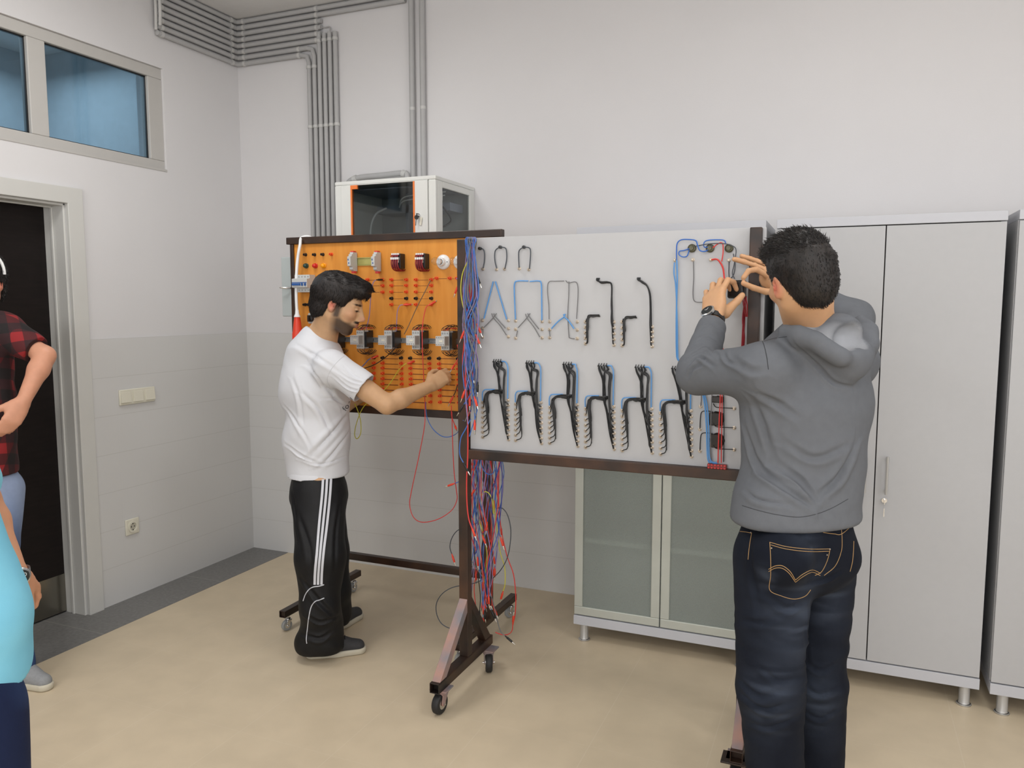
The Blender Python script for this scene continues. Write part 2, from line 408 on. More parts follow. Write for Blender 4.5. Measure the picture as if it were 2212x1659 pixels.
for k, (a, b) in enumerate([(0, .0), (.03, .02)]):
    mb = MB(); c = spline([(0.02+a, -0.645, 3.05+b), (0.04+a, -0.66, 3.12), (0.045+a, -0.665, 3.2), (0.03+a, -0.655, 3.295)], 8)
    mb.tube(c, [0.008+0.0008*(i % 2) for i in range(len(c))], 10)
    setp(mb.build('flexible_conduit', M_CLIP), ['pale ribbed flexible hose rising at the left end of the pipe bundle, against the wall', 'pale ribbed flexible hose rising at the left end of the pipe bundle, outer one'][k], 'flexible conduit')
# short bent pipe over the rack
mb = MB(); mb.tube(spline([(0.79, -0.03, 2.22), (0.82, -0.045, 2.275), (0.89, -0.05, 2.30), (1.05, -0.05, 2.305), (1.19, -0.05, 2.308), (1.215, -0.05, 2.29), (1.22, -0.05, 2.235)], 6), 0.0165, 10)
o = mb.build('conduit_elbow', M_PIPE); setp(o, 'short grey bent pipe lying above the wall network cabinet', 'conduit pipe')
MB().tube([(1.185, -.05, 2.308), (1.207, -.05, 2.30)], .021, 10).build('pipe_clip', M_CLIP, o); MB().tube([(.86, -.05, 2.291), (.885, -.05, 2.299)], .021, 10).build('pipe_clip', M_CLIP, o)

# ---------------------------------------------------------------- network rack
RX0, RX1, RY, RZ0, RZ1 = 1.011, 1.609, -0.45, 1.68, 2.213
rk = empty('network_cabinet', (1.31, -0.22, RZ0), 'white wall mounted network cabinet with a smoked glass door and orange strips', 'network cabinet')
b = MB(); t = 0.02
b.box((RX0, RY, RZ1-t), (RX1, 0, RZ1)); b.box((RX0, RY, RZ0), (RX1, 0, RZ0+t)); b.box((RX0, RY+.02, RZ0), (RX0+.015, 0, RZ1))
for x0, x1 in ((RX0, RX0+.042), (RX1-.042, RX1)): b.box((x0, RY, RZ0+t), (x1, RY+.03, RZ1-t))
b.box((RX1-.015, RY+.03, RZ0+t), (RX1, RY+.075, RZ1-t)); b.box((RX1-.015, -.06, RZ0+t), (RX1, 0, RZ1-t)); b.box((RX1-.015, RY+.075, RZ1-.052), (RX1, -.06, RZ1-t)); b.box((RX1-.015, RY+.075, RZ0+t), (RX1, -.06, RZ0+.06))
b.box((RX0, -.012, RZ0), (RX1, -0.002, RZ1))
b.build('housing', [M_RACK], rk, smooth=0, bevel=0.005)
MB().box((RX0+.016, -.016, RZ0+.02), (RX1-.016, -.013, RZ1-.02)).build('back_plate', M_RACKD, rk, smooth=0)
MB().box((RX1-.010, RY+.075, RZ0+.06), (RX1-.006, -.06, RZ1-.052)).build('side_glass', M_SGLASS, rk, smooth=0)
v = MB()
for i in range(26): x = RX0+.15+i*.013; v.box((x, RY+.03, RZ1), (x+.005, RY+.06, RZ1+.0012))
v.build('vent_slots', M_MGREY, rk, smooth=0)
dr = MB(); dx0, dx1 = RX0+.044, RX1-.044
dr.box((dx0, RY-.004, RZ0+.02), (dx1, RY+.012, RZ0+.034)); dr.box((dx0, RY-.004, RZ1-.0245), (dx1, RY+.012, RZ1-.021)); dr.box((dx0, RY-.006, RZ0+.03), (dx0+.058, RY+.014, RZ1-.024)); dr.box((dx1-.072, RY-.006, RZ0+.03), (dx1, RY+.014, RZ1-.024))
dr = dr.build('door', M_RACK, rk, smooth=0, bevel=0.003)
s_ = MB(); s_.box((dx0+.058, RY-.007, RZ0+.03), (dx0+.067, RY+.01, RZ1-.024)); s_.box((dx0+.06, RY-.008, RZ1-.044), (dx0+.1, RY+.005, RZ1-.024))
s_.build('orange_strip', M_ORG, dr, smooth=0); MB().box((dx1-.081, RY-.007, RZ0+.03), (dx1-.072, RY+.01, RZ1-.024)).build('orange_strip', M_ORG, dr, smooth=0)
MB().box((dx0+.067, RY-.002, RZ0+.03), (dx1-.081, RY+.002, RZ1-.024)).build('glass_pane', M_RGLASS, dr, smooth=0)
kx, kz = dx1-.05, 2.02
MB().lathe((kx, RY-.006, kz), (0, -1, 0), [(0, .009), (.006, .009), (.006, .004), (.02, .004)]).build('lock', M_CHR, dr)
ky = MB(); ky.box((kx-.001, RY-.03, kz-.012), (kx+.001, RY-.012, kz+.008)); ky.lathe((kx-.002, RY-.024, kz-.012), (0.2, -1, 0), [(0, .011), (.004, .011)], 14); ky.cyl((kx-.004, RY-.024, kz-.02), (kx-.008, RY-.024, kz-.052), .0018, 6)
ky.build('key', M_BLK, dr); MB().box((kx+.008, RY-.012, kz-.05), (kx+.02, RY-.010, kz-.01), Matrix.Rotation(R(10), 3, 'Y')).build('paper_tag', M_IVORY, dr, smooth=0)
i_ = MB(); i_.box((RX0+.1, -.2, 2.07), (RX1-.05, -.05, 2.112)); i_.box((RX0+.05, -.4, 2.17), (RX1-.05, -.05, 2.175)); i_.box((RX0+.28, -.2, RZ0+.03), (RX0+.3, -.17, RZ1-.03))
i_.build('patch_panel', mat('rack_device_grey', (120, 126, 138), 0.5), rk, smooth=0)
i_ = MB(); i_.tube(spline([(RX0+.16, -.2, 2.1), (RX0+.12, -.25, 2.06), (RX0+.1, -.27, 1.97), (RX0+.12, -.27, 1.85), (RX0+.16, -.25, 1.72)], 8), .0055, 8)
i_.tube(spline([(RX0+.24, -.2, 2.1), (RX0+.3, -.26, 2.14), (RX0+.42, -.28, 2.15), (RX0+.55, -.25, 2.16)], 8), .0035, 6)
i_.tube(spline([(RX0+.24, -.2, 2.1), (RX0+.3, -.25, 2.125), (RX0+.42, -.25, 2.135), (RX0+.52, -.2, 2.15)], 8), .0035, 6)
i_.tube(spline([(RX0+.3, -.2, 1.75), (RX0+.36, -.25, 1.93), (RX0+.42, -.22, 1.99)], 8), .003, 6); i_.tube(spline([(RX0+.4, -.2, 1.78), (RX0+.43, -.25, 1.9), (RX0+.49, -.22, 1.98)], 8), .003, 6)
i_.build('white_cables', M_WHITE, rk)
i_ = MB(); i_.tube(spline([(1.555, -.36, 2.12), (1.575, -.3, 2.07), (1.58, -.23, 2.02), (1.57, -.27, 1.985), (1.55, -.36, 1.955)], 8), .0045, 8); i_.build('black_cable', M_BLK, rk)
MB().box((1.54, -.37, 2.105), (1.58, -.32, 2.15)).build('white_adapter', M_WHITE, rk, bevel=.002)

# ---------------------------------------------------------------- cabinets
def cabinet(x0, x1, yf, label, glass=False, handles=True, keys=False, z1=1.918):
    e = empty('storage_cabinet', ((x0+x1)/2, yf/2-.05, 0), label, 'cabinet', 'grey storage cabinets along the back wall')
    zb0, zb1, zt0 = 0.078, 0.125, z1-.036
    yb = -0.085
    MB().box((x0, yf-.022, zt0), (x1, yb, z1)).build('top_board', M_CABE, e, smooth=0, bevel=.0015)
    MB().box((x0, yf-.022, zb0), (x1, yb, zb1-.004)).build('base_board', M_CABE, e, smooth=0, bevel=.0015)
    c = MB()
    c.box((x0, yf, zb1), (x0+.018, yb, zt0)); c.box((x1-.018, yf, zb1), (x1, yb, zt0)); c.box((x0, yb-.004, zb1), (x1, yb, zt0))
    c.build('side_panels', M_CAB, e, smooth=0)
    xm = (x0+x1)/2
    if glass:
        for z in (0.47, 0.98, 1.42): MB().box((x0+.018, yf+.005, z), (x1-.018, yb-.004, z+.022)).build('shelf', M_CABE, e, smooth=0)
    else:
        MB().box((x0+.02, yf+.006, zb1), (x1-.02, yf+.02, zt0)).build('gap_shadow_sheet', M_GAP, e, smooth=0)  # dark sheet behind the doors, standing in for the shade in their gaps
    for s, (a, b) in zip((-1, 1), ((x0+.002, xm-.002), (xm+.002, x1-.002))):
        z0, zt = zb1+.001, zt0-.004
        if glass:
            f = MB(); w_ = .04
            f.box((a, yf-.02, z0), (b, yf, z0+w_)); f.box((a, yf-.02, zt-w_), (b, yf, zt)); f.box((a, yf-.02, z0+w_), (a+w_, yf, zt-w_)); f.box((b-w_, yf-.02, z0+w_), (b, yf, zt-w_))
            d = f.build('door', M_ALF, e, smooth=0, bevel=.003)
            MB().box((a+w_, yf-.013, z0+w_), (b-w_, yf-.008, zt-w_)).build('frosted_pane', M_FROST, d, smooth=0)
        else:
            d = MB().box((a, yf-.02, z0), (b, yf, zt)).build('door', M_CAB, e, smooth=0, bevel=.0012)
        hx = b-.035 if s < 0 else a+.04
        if handles:
            hb = MB(); hz0, hz1 = (.826, .978)
            hb.tube([(hx, yf-.047, hz0), (hx, yf-.047, hz1)], .0055, 8); hb.cyl((hx, yf-.02, hz0+.012), (hx, yf-.047, hz0+.012), .004, 8); hb.cyl((hx, yf-.02, hz1-.012), (hx, yf-.047, hz1-.012), .004, 8)
            hb.build('handle', M_LEG, d)
        if s > 0 and handles:
            MB().lathe((hx-.004, yf-.02, .797), (0, -1, 0), [(0, .010), (.006, .010), (.006, .006), (.008, .006)], 16).build('lock', M_CHR, d)
            if keys:
                kk = MB(); kk.box((hx-.005, yf-.045, .785), (hx-.003, yf-.028, .803)); kk.tube([(hx-.004, yf-.038, .782), (hx-.004, yf-.04, .765)], .0012, 6)
                kk.box((hx-.0055, yf-.041, .735), (hx-.0025, yf-.039, .768)); kk.build('key', M_CHR, d)
    for lx in (x0+.047, x1-.047):
        for ly in (yf+.0-.0, yb-.05):
            l = MB(); l.lathe((lx, ly-.0, 0), (0, 0, 1), [(0, .026), (.006, .027), (.009, .021), (.012, .0195), (.079, .0195)], 20); l.build('leg', M_LEG, e)
            MB().lathe((lx, ly, 0), (0, 0, 1), [(0, .027), (.005, .0275), (.009, .022), (.0095, .019)], 20).build('foot_ring', M_CHR, e)
    return e
cabinet(2.378, 3.190, -0.535, 'grey cabinet with two frosted glass doors, behind the white board', glass=True, handles=False)
cabinet(3.232, 4.040, -0.535, 'grey two door cabinet with a key hanging in its lock, behind the hoodie man', keys=True)
cabinet(4.072, 4.880, -0.555, 'grey cabinet cut off by the right edge of the picture')

# ---------------------------------------------------------------- instancing of small fittings
def proto(mb, name, mats, smooth=40):
    me = bpy.data.meshes.new(name); me.from_pydata(mb.v, [], mb.f)
    mats = mats if isinstance(mats, (list, tuple)) else [mats]
    for q in mats: me.materials.append(q)
    if len(mats) > 1: me.polygons.foreach_set('material_index', mb.m)
    me.update()
    if smooth:
        me.shade_smooth(); me.set_sharp_from_angle(angle=R(smooth))
    return me
def inst(name, me, parent, pos, label=None):
    o = bpy.data.objects.new(name, me); COL.objects.link(o); o.parent = parent
    o.location = Vector([float(v) for v in pos])-Vector(WL[parent.name]); WL[o.name] = tuple(float(v) for v in pos)
    if label: o['label'] = label
    return o

def caster(parent, x, y, zt, wr, big, ang, label=None):
    """swivel caster; zt = underside of the beam, wr = wheel radius, ang = rolling direction."""
    d = np.array([math.cos(ang), math.sin(ang), 0]); a = np.array([-d[1], d[0], 0]); tr = wr*0.35
    wc = np.array([x, y, 0]) - d*tr; wc[2] = wr
    ww = wr*0.34
    b = MB()
    if big:
        b.box((x-.036, y-.032, zt-.006), (x+.036, y+.032, zt))
        b.cyl((x, y, zt-.024), (x, y, zt-.006), .024, 18)
    else:
        b.cyl((x, y, zt-.014), (x, y, zt), .007, 10)
        b.ball((x, y, zt-.02), (.014, .014, .008), 12)
    for s in (-1, 1):
        o = a*s*(ww+.004); th = a*s*.0015
        prof = [(-.02 if big else -.012, zt-.022), (.02 if big else .012, zt-.022), (tr*-1+wr*.22, wr), (-tr-wr*.05, wr-wr*.22), (-tr-wr*.3, wr)]
        vs = []
        for q in (-1, 1):
            for (p, z) in prof: vs.append(np.array([x, y, 0])+d*p*1+o+th*q+np.array([0, 0, z]))
        n = len(prof)
        b.add(vs, [(i, (i+1) % n, n+(i+1) % n, n+i) for i in range(n)]+[tuple(range(n))[::-1], tuple(range(n, 2*n))])
    tp = np.array([x, y, zt-.024]); e = .02 if big else .012
    vs = [tp+d*p*e+a*q*(ww+.005)+np.array([0, 0, r]) for r in (0, .004) for p, q in ((-1, -1), (1, -1), (1, 1), (-1, 1))]
    b.add(vs, [(0,3,2,1),(4,5,6,7),(0,1,5,4),(1,2,6,5),(2,3,7,6),(3,0,4,7)])
    c = b.build('caster', M_WORN if big else M_CHR, parent, smooth=35, bevel=.001)
    if label: c['label'] = label
    w_ = MB(); n = 28
    pr = [(-ww, wr*.55), (-ww, wr*.86), (-ww*.7, wr*.97), (-ww*.25, wr), (ww*.25, wr), (ww*.7, wr*.97), (ww, wr*.86), (ww, wr*.55)]
    w_.lathe(wc, a, pr, n); w_.build('wheel', M_RUBBER if big else M_MGREY, c)
    h = MB(); h.lathe(wc, a, [(-ww*1.08, wr*.1), (-ww*1.05, wr*.5), (ww*1.05, wr*.5), (ww*1.08, wr*.1)], 20); h.lathe(wc, a, [(-ww-.012, .004), (ww+.012, .004)], 10)
    h.build('hub', M_CHR, c)
    return c
def sqtube(mb, lo, hi, ax, wall=.003):
    """hollow square tube along ax."""
    lo = list(lo); hi = list(hi); o = [i for i in range(3) if i != ax]; p, q = o
    for (pl, ph, ql, qh) in ((lo[p], hi[p], lo[q], lo[q]+wall), (lo[p], hi[p], hi[q]-wall, hi[q]), (lo[p], lo[p]+wall, lo[q]+wall, hi[q]-wall), (hi[p]-wall, hi[p], lo[q]+wall, hi[q]-wall)):
        a = [0]*3; b = [0]*3; a[ax], b[ax] = lo[ax], hi[ax]; a[p], b[p], a[q], b[q] = pl, ph, ql, qh
        mb.box(a, b)
    return mb

# ================================================================== stand A: the orange training board
YA = -0.735
SA = empty('training_board_stand', (1.53, -0.72, 0), 'rolling training board with an orange panel of contactors and sockets', 'training board')
MB().box((0.955, YA, 1.082), (2.045, YA+.018, 1.876)).build('panel', M_PANA, SA, smooth=0)
MB().box((0.925, -0.748, 1.872), (2.094, -0.712, 1.906)).build('top_rail', M_FRAME, SA, smooth=0, bevel=.003)
MB().box((0.945, -0.745, 1.048), (2.06, -0.712, 1.084)).build('bottom_rail', M_FRAME, SA, smooth=0, bevel=.003)
MB().box((0.945, -0.745, 1.084), (0.965, -0.712, 1.872)).build('side_rail', M_FRAME, SA, smooth=0, bevel=.002)
MB().box((2.04, -0.745, 1.084), (2.06, -0.712, 1.872)).build('side_rail', M_FRAME, SA, smooth=0, bevel=.002)
for px_ in (1.065, 2.0):
    MB().box((px_-.019, -.712, .1), (px_+.019, -.676, 1.87)).build('post', M_FRAMER, SA, smooth=0, bevel=.003)
MB().box((1.084, -.708, .288), (1.981, -.676, .322)).build('cross_bar', M_FRAME, SA, smooth=0, bevel=.003)
for px_ in (1.065, 2.0):
    b = MB(); sqtube(b, (px_-.017, -1.03, .077), (px_+.017, -.38, .110), 1); b.box((px_-.016, -1.02, .078), (px_+.016, -.39, .108)); b.build('foot_beam', M_FRAME, SA, smooth=0, bevel=.002)
caster(SA, 1.065, -.985, .077, .027, False, R(70)); caster(SA, 1.065, -.425, .077, .027, False, R(80))
caster(SA, 2.0, -.985, .077, .027, False, R(75)); caster(SA, 2.0, -.42, .077, .027, False, R(60))

def pA(u, v, y=YA): return at(u, v, y=y)
# sockets
def socket_me(name, m):
    b = MB(); b.lathe((0, 0, 0), (0, -1, 0), [(0, .0082), (.003, .0082), (.0035, .0062), (.017, .0062), (.018, .0052), (.018, .0026), (.004, .0024), (.004, .0001)], 14, closed=True)
    return proto(b, name, m)
me_red, me_blk = socket_me('socket_red', M_SREDP), socket_me('socket_black', M_BLK)
def sock(u, v, black=False): return inst('socket', me_blk if black else me_red, SA, at(u, v, y=YA-.012)*np.array([1, 0, 1])+np.array([0, YA, 0]), 'black panel socket' if black else 'orange red panel socket')
SK = []
rows_lo = [773, 784.5, 795, 806.7, 818, 829.5, 841, 854, 867.5]
for u in (806, 825, 865, 884.6, 926, 946.7, 987.8):
    for i, v in enumerate(rows_lo):
        if u == 806 and i > 7: continue
        SK.append((u+(0.3*i if u > 850 else 0), v+(u-825)*0.012, i == 0))
rows_up = [604, 616.6, 630.5, 644.6, 658]
for u in (844, 876, 897, 930):
    for i, v in enumerate(rows_up): SK.append((u, v, i == 3))
SK += [(792.5, 604, False), (824.8, 604, False), (824.8, 617, False), (824.8, 631, False), (941.5, 601, False), (970, 601, False), (986, 601, False)]
SK += [(657.6, 550, True), (677, 550, True), (695, 549.5, True), (713.5, 549, False)]
SK += [(656.5, 658, True), (664, 658, True), (672, 658, True), (680, 658, True)]
for s in SK: sock(*s)
# engraved lines between the socket columns
b = MB()
def line(u0, v0, u1, v1):
    p, q = pA(u0, v0), pA(u1, v1); zt = .0011
    b = MB(); b.box((min(p[0], q[0]), YA-.0006, min(p[2], q[2])-zt/2), (max(p[0], q[0])+.0005, YA+.001, max(p[2], q[2])+zt/2)); b.build('engraved_line', M_LINE, SA, smooth=0)
for (ua, ub) in ((766, 806), (825, 865), (884.6, 926), (946.7, 987.8)):
    for i, v in enumerate(rows_lo):
        if ua == 766: continue
        line(ua+5, v+2, ub-5, v+2)
for (ua, ub) in ((792, 825), (844, 876), (897, 930)):
    for v in (rows_up if ua > 800 else rows_up[:3]): line(ua+5, v+1, ub-5, v+1)
line(935, 602, 965, 602); line(975, 602, 984, 602)
# pilot lamps
for u, m, nm in ((659, mat('lamp_green', (28, 62, 52), .25), 'dark green pilot lamp'), (678.8, mat('lamp_red', (205, 32, 26), .25), 'red pilot lamp'), (697, mat('lamp_amber', (250, 165, 8), .25), 'amber pilot lamp')):
    p = at(u, 574, y=YA-.012)
    l = MB(); l.lathe((p[0], YA, p[2]), (0, -1, 0), [(0, .013), (.004, .013), (.005, .0115), (.012, .0115), (.018, .009), (.021, .004), (.0215, .0001)], 20, closed=True)
    l.build('pilot_lamp', m, SA)['label'] = nm
# DIN rails
def rail(u0, v0, u1, v1, m):
    p, q = pA(u0, v0), pA(u1, v1); x0, x1 = p[0], q[0]; z0, z1 = q[2], p[2]; c = MB()
    c.box((x0, YA-.006, z0), (x1, YA-.0045, z0+.005)); c.box((x0, YA-.006, z1-.005), (x1, YA-.0045, z1)); c.box((x0, YA-.002, z0+.004), (x1, YA, z1-.004))
    c.box((x0, YA-.006, z0+.004), (x1, YA, z0+.0055)); c.box((x0, YA-.006, z1-.0055), (x1, YA, z1-.004))
    return c.build('din_rail', m, SA, smooth=0)
rail(757, 557, 823.5, 573, M_GRNRAIL); rail(742, 727.5, 992, 743.5, M_DIN)
# time relays
for k, u in enumerate((760.5, 812.0)):
    xc = at(u, 565, y=-.77)[0]; zc = at(u, 565, y=-.77)[2]; w_ = .009
    pr = [(YA-.004, zc-.045), (YA-.03, zc-.045), (YA-.045, zc-.038), (YA-.045, zc-.026), (YA-.062, zc-.022), (YA-.062, zc+.022), (YA-.05, zc+.026), (YA-.05, zc+.034), (YA-.04, zc+.036), (YA-.04, zc+.044), (YA-.004, zc+.044)]
    o = MB().prism([(y, z) for y, z in pr], 0, xc-w_, xc+w_).build('time_relay', M_LGREY, SA, smooth=0, bevel=.0012)
    c = MB(); c.box((xc-.006, YA-.0628, zc+.004), (xc-.001, YA-.062, zc+.012)); c.lathe((xc, YA-.062, zc-.008), (0, -1, 0), [(0, .003), (.002, .003)], 10); c.build('blue_dial', M_BLUET, o)
    c = MB(); c.box((xc-.008, YA-.034, zc+.044), (xc+.008, YA-.012, zc+.05)); c.box((xc-.008, YA-.03, zc-.055), (xc+.008, YA-.012, zc-.045)); c.build('red_wire_ends', M_RWIRE, o, smooth=0)
# relay blocks wrapped in dark red wires
for k, u in enumerate((856.5, 909.0)):
    p = at(u+3, 565, y=YA-.03); xc, zc = p[0], p[2]
    o = MB().box((xc-.022, YA-.045, zc-.032), (xc+.022, YA-.002, zc+.036)).build('current_relay', M_BLK, SA, smooth=0, bevel=.002)
    MB().box((xc+.006, YA-.0465, zc-.006), (xc+.014, YA-.0448, zc+.01)).build('rating_plate', M_IVORY, o, smooth=0)
    t_ = MB()
    for i in range(4):
        x = xc-.019+i*.0105; t_.box((x-.004, YA-.05, zc+.030), (x+.004, YA-.03, zc+.037)); t_.box((x-.004, YA-.058, zc+.008), (x+.004, YA-.045, zc+.018))
    t_.build('terminal_row', M_WHITE, o, smooth=0)
    c = MB()
    for i in range(4):
        x = xc-.019+i*.0105
        for s in (0, .0035):
            c.tube(spline([(x+s, YA-.044, zc+.03), (x+s-.002, YA-.055, zc+.026), (x+s-.002, YA-.058, zc+.02)], 4), .0017, 6)
            c.tube(spline([(x+s, YA-.056, zc+.01), (x+s-.001, YA-.058, zc-.012), (x+s+.002, YA-.048, zc-.035), (x+s+.006, YA-.02, zc-.044), (x+s+.006, YA+.0, zc-.036)], 5), .0017, 6)
    c.build('red_wires', M_DRED, o)
# lamp holders
for k, u in enumerate((956.5, 993.5)):
    p = at(u, 566, y=YA-.008); c_ = (p[0], YA, p[2])
    o = MB().lathe(c_, (0, -1, 0), [(0, .034), (.006, .034), (.012, .029), (.016, .020), (.03, .019), (.034, .0165), (.034, .013), (.01, .013)], 30).build('lamp_holder', M_WHITE, SA)
    MB().lathe((c_[0], YA-.03, c_[2]), (0, -1, 0), [(0, .0115)]+[(.004*i, .0115+.0008*(i % 2)) for i in range(1, 5)]+[(.018, .0115)], 16).build('screw_cap', M_CHR, o)
    MB().lathe((c_[0], YA-.048, c_[2]), (0, -1, 0), [(0, .010), (.008, .0125), (.02, .0175), (.032, .0185), (.042, .015), (.048, .008), (.05, .0001)], 20, closed=True).build('bulb', M_CLEAR, o)
    s_ = MB()
    for a in (0, math.pi): s_.lathe((c_[0]+.024*math.cos(a), YA-.013, c_[2]), (0, -1, 0), [(0, .003), (.0015, .003)], 8)
    s_.build('screws', M_BLK, o)
# circuit breaker
p = at(646, 609, y=-.80); q = at(676, 609, y=-.80)
x0 = 1.0; x1 = 1.09; zt = 1.72
pr = [(YA-.004, zt-.085), (YA-.05, zt-.085), (YA-.05, zt-.065), (YA-.072, zt-.062), (YA-.072, zt-.02), (YA-.05, zt-.017), (YA-.05, zt), (YA-.004, zt)]
mc = MB().prism(pr, 0, x0, x1).build('circuit_breaker', M_LGREY, SA, smooth=0, bevel=.001)
c = MB()
c.box((x0+.002, YA-.0732, zt-.04), (x1-.002, YA-.072, zt-.0365))
c.box((x0+.004, YA-.078, zt-.052), (x0+.052, YA-.071, zt-.042))
for i in (3, 4): c.box((x0+.005+i*.018, YA-.078, zt-.054), (x0+.013+i*.018, YA-.071, zt-.041))
c.build('blue_toggle', M_BLUET, mc, smooth=0)
c = MB()
for i in range(5):
    for z in (zt-.01, zt-.075): c.lathe((x0+.009+i*.018, YA-.049, z), (0, -1, 0), [(0, .0035), (.0022, .0035)], 8)
c.build('terminal_screws', M_MGREY, mc)
# rotary switch square
p = at(672, 686, y=YA-.01)
o = MB().box((p[0]-.02, YA-.008, p[2]-.03), (p[0]+.02, YA, p[2]+.022)).build('rotary_switch', M_GREYBOX, SA, smooth=0, bevel=.003)
k = MB(); k.lathe((p[0], YA-.008, p[2]-.004), (0, -1, 0), [(0, .017), (.012, .015), (.014, .012)], 20); k.box((p[0]-.004, YA-.036, p[2]-.02), (p[0]+.004, YA-.012, p[2]+.012)); k.build('knob', M_BLK, o)
# side switch box with lever
b = MB(); b.box((0.872, -.725, 1.515), (0.944, -.65, 1.812)); o = b.build('side_switch_box', M_GREYBOX, SA, smooth=0, bevel=.004)
k = MB(); k.tube([at(632, 622, y=-.725)+np.array([.0, 0, 0]), at(617, 622, y=-.75), at(604, 621, y=-.76)], [.004, .006, .003], 8); k.build('lever', M_CHR, o)

# contactors
def contactor_parts(with_bottom=True):
    base = MB(); base.box((-.03, -.024, -.042), (.03, -.002, .042)); base.box((.018, -.06, -.036), (.031, -.024, .036)); base.box((-.031, -.05, -.03), (-.022, -.024, .03))
    body = MB(); body.box((-.0215, -.066, -.0435), (.018, -.024, -.02)); body.box((-.0215, -.066, .02), (.018, -.024, .0435)); body.box((-.0215, -.08, -.02), (.018, -.024, .02))
    for i in range(3):
        for s in (-1, 1): body.cm = 1; body.lathe((-.0145+i*.0125, -.0665, s*.033), (0, -1, 0), [(0, .004), (.0015, .004)], 8); body.cm = 0
    body.cm = 1; body.box((-.004, -.087, -.008), (.008, -.08, .008)); body.cm = 0
    aux = MB(); aux.box((-.022, -.118, -.0215), (.022, -.08, .0215))
    aux.cm = 1
    for i in range(4):
        for s in (-1, 1): aux.lathe((-.0165+i*.011, -.1185, s*.0155), (0, -1, 0), [(0, .0028), (.0012, .0028)], 8)
    aux.box((.0165, -.112, -.019), (.0225, -.082, .019))
    aux.cm = 2; aux.box((-.004, -.1192, -.004), (.013, -.118, .004)); aux.cm = 0
    return base, body, aux
ba, bo, au = contactor_parts()
me_ba = proto(ba, 'contactor_base', M_BLK, 0); me_bo = proto(bo, 'contactor_body', [M_LGREY, M_MGREY], 0); me_au = proto(au, 'auxiliary_block', [M_LGREY, M_MGREY, M_IVORY], 0)
def wires_me():
    rnd = random.Random(3); t_ = MB(); l_ = MB(); r_ = MB()
    for i in range(7):
        x = -.018+i*.0065; h_ = .052+.009*rnd.random()
        t_.tube(spline([(x, -.062, .038), (x+.004, -.072, h_), (x+.012+.006*rnd.random(), -.045, h_+.012), (x+.02, -.012, h_+.006), (x+.022, .0, h_-.004)], 5), .0013, 5)
        l_.tube(spline([(x, -.062, -.038), (x+.004, -.072, -h_), (x+.014+.006*rnd.random(), -.045, -h_-.014), (x+.022, -.012, -h_-.006), (x+.024, .0, -h_+.004)], 5), .0013, 5)
    for i in range(3):
        x = -.01+i*.009; r_.tube(spline([(x, -.064, .04), (x+.006, -.07, .05), (x+.02, -.05, .056), (x+.026, -.005, .052)], 5), .0014, 5)
    return proto(t_, 'contactor_wires', M_BWIRE), proto(l_, 'contactor_lower_wires', M_BWIRE), proto(r_, 'contactor_red_wires', M_RWIRE)
me_w1, me_w3, me_w2 = wires_me()
for k, (u, v) in enumerate(((722.5, 733), (783.5, 733), (843.5, 733.5), (903.5, 734), (966.5, 735.5))):
    p = at(u, v, y=YA-.05)
    c = inst('contactor', me_bo, SA, (p[0], YA-.004, p[2]))
    inst('contactor_base', me_ba, c, (p[0], YA-.004, p[2]), 'black contactor base'); inst('auxiliary_block', me_au, c, (p[0], YA-.004, p[2]))
    inst('upper_wiring', me_w1, c, (p[0], YA-.002, p[2])); inst('lower_wiring', me_w3, c, (p[0], YA-.002, p[2])); inst('red_wiring', me_w2, c, (p[0], YA-.002, p[2]))

# white mains cable with a red plug hanging over the top rail
pts = [(1.045, -.69, 1.80), (1.045, -.70, 1.90), at(652, 515, y=-.735)+np.array([0, 0, .004]), at(648, 530, y=-.775), at(643, 560, y=-.78), at(640, 600, y=-.785), at(640, 640, y=-.79), at(642, 683, y=-.795)]
c = spline(pts, 8)
o = MB().tube(c, .0075, 10).build('mains_cable', M_WHITE)
setp(o, 'thick white cable with a red plug draped over the left end of the orange board', 'mains cable')
e_ = np.array(c[-1]); pl_ = MB(); pl_.lathe(e_, (0.03, -.05, -1), [(-.012, .009), (0, .014), (.004, .0155), (.006, .0145), (.03, .018), (.075, .023), (.085, .026), (.13, .026), (.13, .022), (.10, .022)], 22)
pl_.build('plug', M_RED, o)
MB().lathe(e_, (0.03, -.05, -1), [(-.03, .0085), (-.012, .010), (.001, .0158), (.005, .0158)], 20).build('plug_collar', M_WHITE, o)

